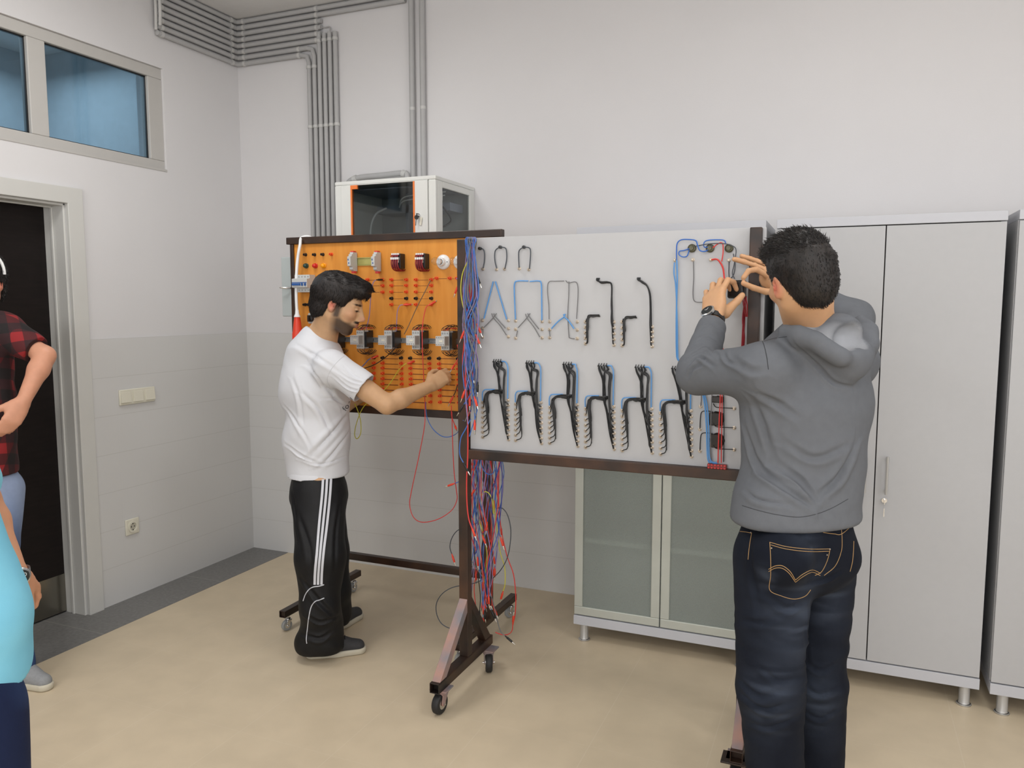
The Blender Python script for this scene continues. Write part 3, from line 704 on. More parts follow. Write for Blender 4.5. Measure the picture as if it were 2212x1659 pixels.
# ================================================================== stand B: the white board seen from the back
YB = -1.165
SB = empty('training_board_stand', (2.67, -1.17, 0), 'rolling training board with a white panel of black wire bundles, nearest the camera', 'training board')
BX0, BX1, BZ0, BZ1 = 2.139, 3.246, 1.0, 1.832
MB().box((BX0, YB, BZ0), (BX1, YB+.018, BZ1)).build('panel', M_PANB, SB, smooth=0, bevel=.001)
MB().box((2.096, -1.19, .14), (2.136, -1.15, 1.826)).build('post', M_FRAMER, SB, smooth=0, bevel=.003)
MB().box((3.197, -1.203, .14), (3.236, -1.165, 1.83)).build('post', M_FRAMER, SB, smooth=0, bevel=.003)
MB().box((2.136, -1.19, .962), (3.197, -1.152, .9995)).build('bottom_rail', M_FRAMER, SB, smooth=0, bevel=.003)
for px_, ya, yb_ in ((2.116, -1.445, -.945), (3.232, -1.472, -.95)):
    b = MB(); sqtube(b, (px_-.02, ya, .1), (px_+.02, yb_, .14), 1, .003); b.box((px_-.0185, ya+.03, .102), (px_+.0185, yb_-.01, .138)); b.build('foot_beam', M_FRAMER, SB, smooth=0, bevel=.002)
    for s in (-1, 1):
        y0 = ya+.07 if s < 0 else yb_-.07; zt_ = .33; yp = -1.19 if s < 0 else -1.15
        d = np.array([0, yp-y0, zt_-.14]); d /= np.linalg.norm(d); nn = np.array([0, -d[2], d[1]])*.032*(1 if s < 0 else -1)
        A = np.array([0, y0, .14]); B = np.array([0, yp, zt_])
        pr = [A, B, B+np.array([0, 0, .055]), A+np.array([0, s*.055, 0])]
        if s > 0: pr = pr[::-1]
        MB().prism([(q[1], q[2]) for q in pr], 0, px_-.018, px_+.018).build('brace', M_WORN if s < 0 else M_FRAMER, SB, smooth=0, bevel=.002)
caster(SB, 2.116, -1.385, .1, .042, True, R(85)); caster(SB, 2.138, -.995, .1, .042, True, R(118))
caster(SB, 3.232, -1.42, .1, .042, True, R(80)); caster(SB, 3.232, -1.0, .1, .042, True, R(100))
for yy in (-1.44, -1.0):
    b = MB(); b.box((3.183, yy-.036, .094), (3.281, yy+.036, .1)); b.build('mounting_plate', M_FRAME, SB, smooth=0, bevel=.001)

def pB(u, v, y=YB): return at(u, v, y=y)
nut = MB(); nut.lathe((0, 0, 0), (0, -1, 0), [(0, .0072), (.0015, .0072), (.002, .0056), (.006, .0056), (.0065, .003), (.014, .0028), (.014, .0001)], 8, closed=True)
me_nut = proto(nut, 'terminal_nut', M_NUT, 25)
NUTS = []
def nuts(u0, v0, u1, v1, n):
    for i in range(n):
        t_ = i/max(1, n-1); NUTS.append(pB(u0+(u1-u0)*t_, v0+(v1-v0)*t_))
def strand(mb, pts, r=.0021, jit=.0, n=5):
    """pts: px (u, v[, lift from the panel])"""
    P = []
    for i, p in enumerate(pts):
        lift = p[2] if len(p) > 2 else .006
        q = pB(p[0], p[1], y=YB-lift)
        if 0 < i < len(pts)-1: q = q+np.array([random.uniform(-jit, jit), random.uniform(-jit, jit)*.4, random.uniform(-jit, jit)])
        P.append(q)
    mb.tube(spline(P, 5), r, n)
# six big harness groups; du,dv = px offset of the group's left nut column foot
G = [(1043, 869.5, 944, 1098, 864, 949.5, 1066, 777), (1114, 873, 951, 1169, 869, 957.5, 1137, 780), (1187.5, 880, 957, 1247.5, 874, 963.5, 1217, 783), (1265, 883, 966, 1326, 878, 970, 1293, 786), (1344, 887, 973, 1408, 883, 978, 1373, 789), (1427, 892, 981, 1493, 887, 986, 1452, 792)]
GN = ['leftmost', 'second from the left', 'third from the left', 'fourth from the left', 'fifth from the left', 'rightmost']
for gi, (ul, vl0, vl1, ur, vr0, vr1, up, vp) in enumerate(G):
    nuts(ul, vl0, ul, vl1, 8); nuts(ur, vr0, ur+1, vr1, 9)
    mb = MB(); sx = (ur-ul)/55.0
    vb = vl0-28                     # height of the horizontal bend
    # left harness: nuts -> up -> bend -> right to the panel holes
    for i in range(8):
        vn = vl0+(vl1-vl0)*i/7
        hx = up+(2+i*1.7)*sx*.0+ (ur-8-up)*0; ex = ur-14-(i % 4)*2.5; ey = vb+2+(i*37 % 5)*1.6
        bx = ul+6+(i % 4)*1.4
        pts = [(ul+1, vn, .008)]
        if i > 1: pts += [(bx+2, vn-9, .012), (bx+1, (vn+vb)/2+6, .014)]
        pts += [(bx-1, vb+12, .014), (bx+7+i*.6, vb+4+(i % 3), .014), (ul+24*sx, vb+2+(i % 4)*1.6, .014), (ex, ey, .008), (ex+2, ey-1, .0)]
        strand(mb, pts, .0019, .0022); 
        strand(mb, [(p[0]+.8, p[1]+.6)+tuple(p[2:]) for p in pts[1:]], .0017, .003)
    # right harness from the top pins
    for i in range(9):
        vn = vr0+(vr1-vr0)*i/8; tx = up+(i % 4)*5*sx; ty = vp+3+(i % 3)*2
        if i % 2:
            pts = [(tx, ty, .003), (tx+3, ty+6, .01), (ur-16-(i % 3), ty+12, .013), (ur-7-(i % 3)*1.3, ty+20, .014), (ur-8-(i % 3)*1.5, (ty+vr0)/2, .014), (ur-9-(i % 3), vr0, .014)]
            if i > 2: pts += [(ur-7-(i % 2), (vr0+vn)/2, .013)]
            pts += [(ur-5, vn-5, .01), (ur-1, vn, .008)]
        else:
            pts = [(tx, ty, .003), (tx+1.5, ty+9, .01), (up+8*sx+i*.4, (ty+vb)/2, .012), (ur-20*sx+(i % 3), vb+6, .014), (ur-15*sx, vr0+8, .013), (ur-9, (vr0+max(vn, vr0+20))/2+10, .013), (ur-1, max(vn, vr0+8), .008)]
        strand(mb, pts, .0019, .0022)
        strand(mb, [(p[0]+1.2, p[1])+tuple(p[2:]) for p in pts], .0016, .003)
    for i in range(4):
        tx = up+i*5*sx; strand(mb, [(tx+1, vp-1, .0), (tx, vp+2, .01), (tx-2, vp+5, .008)], .0016)
    for q in range(3): strand(mb, [(ur-22*sx, vb+2+q, .016), (ur-15*sx, vb+1+q, .018), (ur-10*sx, vb+3+q, .01)], .0016)
    o = mb.build('wire_harness', M_BWIRE, SB); o['label'] = 'black wire bundle, %s of the six in the bottom row' % GN[gi]
    bl = MB()
    strand(bl, [(up+17*sx, vp+4, .003), (up+24*sx, vp+4, .01), (ur-4, vp+8, .012), (ur-1, vp+18, .012), (ur-1, (vp+vr0)/2, .011), (ur-1.5, vr0-3, .008)], .0027)
    strand(bl, [(ul-1, vl0-4, .008), (ul-1, vb+8, .011), (ul+3, vb+1, .012), (ul+11*sx, vb, .012), (ul+26*sx, vb, .010)], .0024)
    bl.build('blue_wire', M_BBLUE, o)['label'] = 'bright blue wire edging the black bundle'
# two middle harnesses
for k, (ul, vl0, vl1, ur, vr0, vr1, ty, tx, bvb) in enumerate([(1264.5, 695, 742, 1326.5, 695.5, 745, 603, 1289, 681), (1344, 695, 746, 1409, 706, 748, 602, 1377, 684)]):
    nuts(ul, vl0, ul, vl1, 5); nuts(ur, vr0, ur, vr1, 5)
    mb = MB()
    for i in range(5):
        vn = vl0+(vl1-vl0)*i/4; bx = ul+3+(i % 3)*1.3
        for s in (0, .9):
            strand(mb, [(ul+1, vn, .008), (bx+s, vn-6, .012), (bx+s, bvb+10, .013), (bx+4+s+i*.6, bvb+1+i*.7, .013), (ul+18, bvb+i*1.2-1, .012), (ul+30+(i % 3), bvb-1+(i % 3)*2, .005)], .0019, .0015)
        vn = vr0+(vr1-vr0)*i/4
        for s in (0, 1.1):
            strand(mb, [(tx+i*1.5, ty-2, .0), (tx+1+i, ty+3, .01), (tx+10, ty+6+i*.6, .013), (ur-12 if k == 0 else ur-12, ty+6+i*.5 if k == 0 else ty+15, .013), (ur-6+s, ty+14 if k == 0 else ty+32, .014), (ur-4+s-(2 if k == 0 else 0), (ty+vr0)/2+8, .014), (ur-4+s-(i % 3), vr0-3, .013), (ur-3, max(vn-8, vr0), .012), (ur-1, vn, .008)], .0021, .0015)
    mb.build('wire_harness', M_BWIRE, SB)['label'] = 'black wire bundle in the middle row, %s one' % ['left', 'right'][k]
# single wires of the upper rows
def wire(m, pts, r=.0018, name='wire', label=None):
    mb = MB(); strand(mb, pts, r, 0, 6); o = mb.build(name, m, SB)
    if label: o['label'] = label
    return o
for pts in ([(1036, 537, .004), (1041, 537, .01), (1046, 543, .01), (1046.5, 562, .008), (1043.5, 580, .006)],
            [(1073, 580, .006), (1069, 562, .008), (1069.5, 543, .01), (1077, 535, .012), (1082, 534, .012), (1090, 535, .012), (1094, 541, .01), (1094.5, 560, .008), (1090.5, 581, .006)],
            [(1121.5, 579, .006), (1120.5, 560, .008), (1121, 543, .01), (1127, 536, .012), (1134, 534, .012), (1142, 535, .012), (1146, 541, .01), (1145.5, 560, .008), (1143.5, 581, .006)]):
    wire(M_DGREY, pts, .0022, label='slate wire looped at the top left of the white panel')
for u, v in ((1043.5, 581), (1073, 582), (1090, 581), (1122, 580), (1142.5, 582)): NUTS.append(pB(u, v))
for u, v in ((1038, 537), (1082, 534), (1133, 534)):
    mb = MB(); q = pB(u, v); mb.lathe((q[0], YB, q[2]), (0, -1, 0), [(0, .006), (.012, .006), (.014, .003)], 10); mb.build('knot_terminal', M_BLK, SB)
for pts in ([(1065.5, 608), (1045.5, 688)], [(1070, 608), (1094.5, 690)], [(1141, 607), (1118, 607), (1112, 612), (1111, 630), (1113.5, 690)], [(1144.5, 608), (1163, 607), (1169, 612), (1170, 640), (1170.5, 692)]):
    wire(M_BBLUE, [(p[0], p[1], .006) for p in pts] if len(pts) < 3 else [(p[0], p[1], .008) for p in pts], .0027, label='bright blue wire in the middle left of the white panel')
for pts in ([(1072.5, 677), (1064, 688), (1045, 708)], [(1043.5, 711), (1042.5, 727)], [(1062, 677), (1066, 687), (1080, 703), (1094, 724)], [(1067, 677), (1070, 684), (1092, 709)],
            [(1145, 677), (1137, 688), (1119, 708)], [(1118, 714), (1115, 728)], [(1135, 678), (1139, 688), (1153, 706), (1166, 728)], [(1140, 677), (1144, 685), (1164, 711)],
            [(1218.5, 607), (1200, 607.5), (1186, 609), (1182.5, 625), (1185.5, 660), (1186, 690)], [(1222, 606), (1228, 611), (1243, 609), (1248, 618), (1248.5, 640), (1245.5, 689)], [(1229, 608), (1228.5, 640), (1226.5, 680), (1229, 724), (1231, 730), (1241, 732)], [(1186.5, 714), (1188, 727)]):
    wire(M_GREYW, [(p[0], p[1], .008) for p in pts], .0017, label='thin grey wire in the middle left of the white panel')
for pts in ([(1217, 679), (1219, 684), (1206, 694), (1191, 710)], [(1221, 678), (1219, 684), (1228, 693), (1240, 710)]):
    wire(M_BBLUE, [(p[0], p[1], .012) for p in pts], .0027, label='short bright blue wire in the middle left of the white panel')
for u, vs in ((1042.5, (692, 709, 728)), (1098.5, (692, 709.5, 727)), (1114, (693, 711, 730)), (1171, (694, 711.5, 729.5)), (1187.5, (694.5, 711.5, 729)), (1247, (695, 712.5, 731))):
    for v in vs: NUTS.append(pB(u, v))
# right side of the white panel
wb = []
wb.append(wire(M_BLUE, [(1462, 572, .012), (1461.5, 545, .014), (1463, 526, .016), (1472, 518, .018), (1490, 517.5, .018), (1503, 520, .018), (1507, 530, .018), (1512, 541, .016), (1523, 543, .014), (1531, 538, .012)], .0024, label='blue wire looping past the round lamp bases'))
wb.append(wire(M_BLUE, [(1489, 540, .014), (1484, 553, .014), (1475, 555, .014), (1467, 550, .014), (1468, 543, .012), (1478, 541, .012), (1490, 537, .012)], .0022))
wb.append(wire(M_BLUE, [(1537, 532, .012), (1522, 534, .014), (1521, 524, .016), (1530, 519, .016), (1555, 518, .016), (1565, 520, .016), (1568, 527, .014)], .0022))
wb.append(wire(M_BBLUE, [(1462, 562, .016), (1463, 600, .016), (1462, 640, .014), (1461, 700, .014), (1461.5, 760, .014), (1464, 776, .014), (1472, 782, .014), (1500, 800, .014), (1520, 860, .014), (1526, 920, .014), (1529, 990, .014), (1538, 999, .012), (1548, 1002, .01)], .0030, label='thick bright blue wire down the right side of the white panel'))
wb.append(wire(M_BBLUE, [(1457, 567, .016), (1456, 590, .016), (1460, 620, .014), (1463, 700, .016), (1464, 760, .016), (1468, 780, .016), (1496, 800, .014), (1524, 860, .014), (1531, 925, .014), (1533, 990, .014), (1550, 1001, .012)], .0026, label='second bright blue wire down the right side of the white panel'))
wb.append(wire(M_GREYW, [(1498, 565, .008), (1498.5, 600, .008), (1497, 635, .01), (1501, 651, .01), (1520, 653, .01), (1545, 654, .008)], .0018))
wb.append(wire(M_DGREY, [(1502, 532, .014), (1530, 527, .02), (1560, 526, .022), (1580, 530, .02), (1590, 540, .018), (1586, 570, .018), (1582, 590, .02), (1587, 602, .03)], .0018))
wb.append(wire(M_RWIRE, [(1537, 561, .008), (1548, 560, .01), (1555, 566, .012), (1562, 580, .014), (1565, 604, .02), (1568, 620, .04)], .0030, label='red wire by the round lamp bases'))
wb.append(wire(M_RWIRE, [(1540, 535, .012), (1552, 526, .016), (1561, 526, .016), (1562, 545, .016), (1559, 565, .014)], .0022))
wb.append(wire(M_DGREY, [(1575, 565, .008), (1574.5, 590, .01), (1577, 602, .014), (1585, 592, .016), (1588, 570, .016), (1584, 548, .014)], .0018))
for u, v in ((1459, 562), (1497, 561), (1536, 561), (1575, 562)): NUTS.append(pB(u, v))
me_base = MB(); me_base.lathe((0, 0, 0), (0, -1, 0), [(0, .0145), (.01, .0145), (.012, .012), (.012, .008), (.02, .007), (.02, .0001)], 18, closed=True)
me_base = proto(me_base, 'lamp_base', mat('olive_lamp_base', (86, 84, 62), .35, .3, var=.4, scale=80))
for u in (1495.5, 1534.5, 1575.5): inst('lamp_base', me_base, SB, pB(u, 536.5))
# relays at the lower right, seen from behind
for k, (u, v, w_, h_) in enumerate(((1551, 862, .022, .012), (1549, 904, .026, .024), (1549, 951, .023, .025))):
    q = pB(u, v); mb = MB(); mb.lathe((q[0], YB, q[2]), (0, -1, 0), [(0, h_*1.12), (.004, h_*1.1), (.01, h_*.86), (.011, .0001)], 9 if k == 1 else 8, closed=True)
    mb.box((q[0]-w_, YB-.014, q[2]-h_), (q[0]+w_*.85, YB, q[2]+h_*.9))
    mb.build('relay_back', mat('brown_black_resin', (30, 22, 16), .25, var=.5, scale=60), SB, smooth=30, bevel=.003)
    wire(M_BWIRE, [(1541, v+10, .014), (1546, v+17, .012), (1560, v+19, .01), (1586, v+20, .006)], .0018); NUTS.append(pB(1586, v+20))
    if k: wire(M_BWIRE, [(1540, v-14, .014), (1528, v-16, .012), (1516, v-14, .01), (1513, v, .01), (1512, v+22, .006)], .0018); NUTS.append(pB(1512, v+23))
NUTS.append(pB(1513.5, 878)); wire(M_GREYW, [(1513.5, 878, .006), (1515, 860, .01), (1514, 840, .01)], .0018)
wire(M_RWIRE, [(1553, 780, .022), (1556, 850, .024), (1554, 900, .026), (1552, 960, .024), (1551, 1000, .014)], .0022, label='red wire down over the black relays'); wire(M_RWIRE, [(1560, 850, .022), (1559, 940, .022), (1558, 1000, .014)], .0018)
wire(M_GREYW, [(1538, 850, .016), (1536, 900, .016), (1535, 960, .014), (1537, 998, .01)], .0018); wire(M_BWIRE, [(1563, 850, .016), (1564, 930, .016), (1563, 998, .01)], .0016)
q = pB(1550, 1006); mb = MB(); mb.box((q[0]-.033, YB-.02, q[2]-.009), (q[0]+.033, YB, q[2]+.008)); o = mb.build('terminal_block', mat('brick_red_plastic', (140, 42, 40), .4, var=.3, scale=80), SB, smooth=0, bevel=.002)
mb = MB()
for i in range(6):
    for s in (-1, 1): mb.lathe((q[0]-.028+i*.011, YB-.0195, q[2]+s*.005), (0, -1, 0), [(0, .003), (.002, .003)], 8)
mb.build('terminal_screws', M_RWIRE, o)
wire(M_DRED, [(1608, 640, .035), (1606, 680, .02), (1604, 720, .02), (1602, 760, .014), (1601, 800, .006)], .0024, label='dark red wire twisted under the black module'); wire(M_DRED, [(1612, 640, .035), (1609, 675, .02), (1607, 720, .022), (1604, 765, .014), (1604, 800, .006)], .0024)
wire(M_DRED, [(1610, 640, .03), (1604, 690, .024), (1608, 730, .02), (1602, 790, .01)], .0022)
wire(M_RWIRE, [(1548, 755, .014), (1553, 750, .02), (1562, 754, .016), (1563, 770, .01)], .002); wire(M_LILAC, [(1546, 758, .014), (1549, 753, .018), (1556, 758, .014)], .002)
NUTS.sort(key=lambda p: float(np.dot(p-CAM, _f)))
for p in NUTS[:100]: inst('terminal_nut', me_nut, SB, (p[0], YB, p[2]))
mb = MB()
for p in NUTS[100:]: mb.add([(v_[0]+p[0], v_[1]+YB, v_[2]+p[2]) for v_ in nut.v], nut.f)
setp(mb.build('terminal_nuts', M_NUT, SB, smooth=25), kind='stuff')

# ================================================================== implicit surfaces for the people
def axis_steps(lo, hi, h, fine=()):
    """grid coordinates; fine = [(a, b, step)] gets a smaller step."""
    c = [lo]; x = lo
    while x < hi:
        st = h
        for a, b_, f in fine:
            if a-st*.5 <= x < b_: st = min(st, f)
        x += st; c.append(x)
    return np.array(c, np.float32)
class SDF:
    def __init__(s, lo, hi, h, fx=(), fy=(), fz=()):
        s.x = axis_steps(lo[0], hi[0], h, fx); s.y = axis_steps(lo[1], hi[1], h, fy); s.z = axis_steps(lo[2], hi[2], h, fz)
        s.v = np.full((len(s.x), len(s.y), len(s.z)), 1.0, np.float32)
    def win(s, lo, hi):
        r = []
        for c, a, b in ((s.x, lo[0], hi[0]), (s.y, lo[1], hi[1]), (s.z, lo[2], hi[2])):
            i = max(0, np.searchsorted(c, a)-1); j = min(len(c), np.searchsorted(c, b)+1)
            if j-i < 2: return None
            r.append(slice(i, j))
        r = tuple(r)
        return r, (s.x[r[0]][:, None, None], s.y[r[1]][None, :, None], s.z[r[2]][None, None, :])
    def merge(s, r, d, k, sub):
        v = s.v[r]
        if sub:
            if k > 0:
                hh = np.maximum(k-np.abs(v+d), 0)/k; v[...] = np.maximum(v, -d)+hh*hh*k*.25
            else: v[...] = np.maximum(v, -d)
        else:
            if k > 0:
                hh = np.maximum(k-np.abs(v-d), 0)/k; v[...] = np.minimum(v, d)-hh*hh*k*.25
            else: v[...] = np.minimum(v, d)
    def cone(s, a, b, ra, rb, k=.01, flat=None, sub=False):
        """round cone from a to b; flat = (unit vector, factor) squeezes it along that vector."""
        a = np.array(a, np.float32); b = np.array(b, np.float32); m = max(ra, rb)*(max(1, flat[1]) if flat else 1)+k+.03
        w = s.win(np.minimum(a, b)-m, np.maximum(a, b)+m)
        if w is None: return s
        r, (X, Y, Z) = w
        ab = b-a; L2 = float(ab@ab)+1e-9
        px, py, pz = X-a[0], Y-a[1], Z-a[2]
        t = np.clip((px*ab[0]+py*ab[1]+pz*ab[2])/L2, 0, 1)
        qx, qy, qz = px-t*ab[0], py-t*ab[1], pz-t*ab[2]
        q2 = qx*qx+qy*qy+qz*qz
        if flat:
            n, f = flat; c = qx*n[0]+qy*n[1]+qz*n[2]; q2 = q2+c*c*(1/(f*f)-1)
        d = np.sqrt(np.maximum(q2, 0))-(ra+(rb-ra)*t)
        if flat and f < 1: d = d*(.5+.5*f)
        s.merge(r, d.astype(np.float32), k, sub); return s
    def ell(s, c, rad, k=.01, B=None, sub=False):
        """ellipsoid, B = 3x3 rows = local axes."""
        c = np.array(c, np.float32); rad = np.array(rad, np.float32); B = np.eye(3) if B is None else np.array(B)
        m = float(max(rad))+k+.03
        w = s.win(c-m, c+m)
        if w is None: return s
        r, (X, Y, Z) = w
        px, py, pz = X-c[0], Y-c[1], Z-c[2]
        l = [px*B[i][0]+py*B[i][1]+pz*B[i][2] for i in range(3)]
        k0 = np.sqrt(sum((l[i]/rad[i])**2 for i in range(3))); k1 = np.sqrt(sum((l[i]/rad[i]**2)**2 for i in range(3)))+1e-6
        d = k0*(k0-1)/k1
        s.merge(r, d.astype(np.float32), k, sub); return s
    def cut(s, p, n, k=0.0, lo=None, hi=None):
        """keep the side the normal points away from (inside a window)."""
        p = np.array(p, np.float32); n = np.array(n, np.float32); n /= np.linalg.norm(n)
        lo = lo if lo is not None else (s.x[0], s.y[0], s.z[0]); hi = hi if hi is not None else (s.x[-1], s.y[-1], s.z[-1])
        w = s.win(lo, hi)
        if w is None: return s
        r, (X, Y, Z) = w
        d = -((X-p[0])*n[0]+(Y-p[1])*n[1]+(Z-p[2])*n[2])
        s.merge(r, d.astype(np.float32), k, True); return s
    def field(s, fn, lo, hi, k=0.0, sub=True):
        w = s.win(lo, hi)
        if w is None: return s
        r, (X, Y, Z) = w
        s.merge(r, np.broadcast_to(fn(X, Y, Z), s.v[r].shape).astype(np.float32), k, sub); return s
    def mesh(s):
        v = s.v; ins = v < 0; ins[0] = ins[-1] = False; ins[:, 0] = ins[:, -1] = False; ins[:, :, 0] = ins[:, :, -1] = False
        v = np.where(ins, v, np.maximum(v, 1e-5))
        cnt = np.zeros(tuple(n-1 for n in v.shape), np.int8)
        for i in (0, 1):
            for j in (0, 1):
                for k in (0, 1):
                    cnt += ins[i:ins.shape[0]-1+i, j:ins.shape[1]-1+j, k:ins.shape[2]-1+k]
        act = (cnt > 0) & (cnt < 8)
        I, J, K = np.nonzero(act); n = len(I)
        idx = np.full(act.shape, -1, np.int32); idx[I, J, K] = np.arange(n)
        sm = np.zeros((n, 3)); ct = np.zeros(n)
        C = [(0,0,0),(1,0,0),(0,1,0),(1,1,0),(0,0,1),(1,0,1),(0,1,1),(1,1,1)]
        E_ = [(0,1),(2,3),(4,5),(6,7),(0,2),(1,3),(4,6),(5,7),(0,4),(1,5),(2,6),(3,7)]
        vals = [v[I+c[0], J+c[1], K+c[2]] for c in C]
        gx, gy, gz = s.x, s.y, s.z
        pos = [np.stack([gx[I+c[0]], gy[J+c[1]], gz[K+c[2]]], 1) for c in C]
        for a, b in E_:
            m = (vals[a] < 0) != (vals[b] < 0)
            t = np.where(m, vals[a]/(vals[a]-vals[b]+1e-12), 0)[:, None]
            sm += np.where(m[:, None], pos[a]*(1-t)+pos[b]*t, 0); ct += m
        P = sm/ct[:, None]
        F = []
        for ax in range(3):
            a = [slice(1, -1)]*3; a[ax] = slice(0, -1); b = [slice(1, -1)]*3; b[ax] = slice(1, None)
            A, B = ins[tuple(a)], ins[tuple(b)]
            for sgn in (0, 1):
                m = (A & ~B) if sgn == 0 else (~A & B)
                q = np.array(np.nonzero(m)).T
                off = np.ones(3, int); off[ax] = 0; q = q+off
                u, w = [(1, 2), (2, 0), (0, 1)][ax]
                def sh(du, dw):
                    p = q.copy(); p[:, u] -= du; p[:, w] -= dw; return idx[p[:, 0], p[:, 1], p[:, 2]]
                quad = [sh(1, 1), sh(0, 1), sh(0, 0), sh(1, 0)]
                if sgn: quad = quad[::-1]
                F.append(np.stack(quad, 1))
        F = np.concatenate(F); F = F[(F >= 0).all(1)]
        return P, F
def relax(P, F, n=1, lam=.5):
    for _ in range(n):
        S = np.zeros_like(P); c = np.zeros(len(P))
        for i in range(4):
            a, b = F[:, i], F[:, (i+1) % 4]
            np.add.at(S, a, P[b]); np.add.at(S, b, P[a]); np.add.at(c, a, 1); np.add.at(c, b, 1)
        P = P*(1-lam)+(S/np.maximum(c, 1)[:, None])*lam
    return P
def normals(P, F):
    n = np.cross(P[F[:, 2]]-P[F[:, 0]], P[F[:, 3]]-P[F[:, 1]]); N = np.zeros_like(P)
    for i in range(4): np.add.at(N, F[:, i], n)
    return N/(np.linalg.norm(N, axis=1)[:, None]+1e-12)
def skin_obj(name, P, F, m, parent, attrs=None, colors=None):
    org = np.array(WL[parent.name]) if parent is not None else P.mean(0)
    me = bpy.data.meshes.new(name); me.vertices.add(len(P)); me.vertices.foreach_set('co', (P-org).astype(np.float32).ravel())
    me.loops.add(F.size); me.loops.foreach_set('vertex_index', F.astype(np.int32).ravel())
    me.polygons.add(len(F)); me.polygons.foreach_set('loop_start', (np.arange(len(F))*4).astype(np.int32))
    try: me.polygons.foreach_set('loop_total', np.full(len(F), 4, np.int32))
    except Exception: pass
    me.update(calc_edges=True); me.validate(); me.shade_smooth()
    me.materials.append(m)
    if colors is not None:
        a = me.color_attributes.new('Col', 'FLOAT_COLOR', 'POINT'); c = np.ones((len(P), 4), np.float32); c[:, :3] = colors; a.data.foreach_set('color', c.ravel())
    for k, val in (attrs or {}).items():
        a = me.attributes.new(k, 'FLOAT', 'POINT'); a.data.foreach_set('value', val.astype(np.float32))
    o = bpy.data.objects.new(name, me); COL.objects.link(o)
    if parent is not None: o.parent = parent
    else: o.location = org
    WL[o.name] = tuple(org); return o
def folds(P, seed, f0=14.0, stretch=(1, 1, 1)):
    """pseudo random ridged field in -1..1 for cloth folds"""
    rs = np.random.RandomState(seed); q = P*np.array(stretch); out = np.zeros(len(P)); tot = 0
    wv = sum(np.sin(q@(rs.randn(3)*f0*.35)+rs.rand()*6) for _ in range(3))*.9
    for i in range(4):
        k = rs.randn(3); k /= np.linalg.norm(k); a = 1/(1+i*.6)
        out += a*np.sin(q@(k*f0*(1+.55*i))+wv*(1+.3*i)+rs.rand()*6); tot += a
    o = out/tot; return np.sign(o)*(1-(1-np.minimum(np.abs(o)*1.5, 1))**2)*.9
def creases(P, N, F, L):
    """cloth folds along photo polylines: (points, width, depth)"""
    b = bvh_of(P, F); out = np.zeros(len(P))
    for pts, w_, amp in L:
        S = [hit(b, q[0], q[1], 0) for q in spline([V(*p, 0) for p in pts], 5)]; S = [q for q in S if q is not None]
        if len(S) < 2: continue
        n = len(S); up = _u
        dmin = np.full(len(P), 9.0); sg = np.zeros(len(P)); tt = np.zeros(len(P))
        for i in range(n-1):
            a, c = S[i], S[i+1]; ab = c-a; t = np.clip(((P-a)@ab)/(ab@ab+1e-12), 0, 1); q = P-a-t[:, None]*ab; d = np.linalg.norm(q, axis=1)
            m = d < dmin; dmin = np.where(m, d, dmin); sd = nrm(np.cross(ab, N[np.argmin(d)])); sg = np.where(m, q@sd, sg); tt = np.where(m, (i+t)/(n-1), tt)
        env = np.sin(np.pi*np.clip(tt, .06, .94))**.6*(dmin < 5*w_)
        out += amp*env*(np.exp(-((sg-1.1*w_)/w_)**2)*1.0-np.exp(-(sg/(.8*w_))**2)*1.1+np.exp(-((sg+1.1*w_)/w_)**2)*.6)*(np.abs(sg) > dmin*.55)
    return P+N*out[:, None]
def V(*a): return np.array(a, float)
def nrm(a): a = np.array(a, float); return a/np.linalg.norm(a)
def frame(yaw, pitch=0, roll=0):
    """rows: forward, left, up. yaw from +x counter-clockwise, pitch down positive, roll = lean to own left."""
    M_ = Matrix.Rotation(yaw, 3, 'Z') @ Matrix.Rotation(pitch, 3, 'Y') @ Matrix.Rotation(-roll, 3, 'X')
    M_ = np.array(M_); return np.stack([M_[:, 0], M_[:, 1], M_[:, 2]])
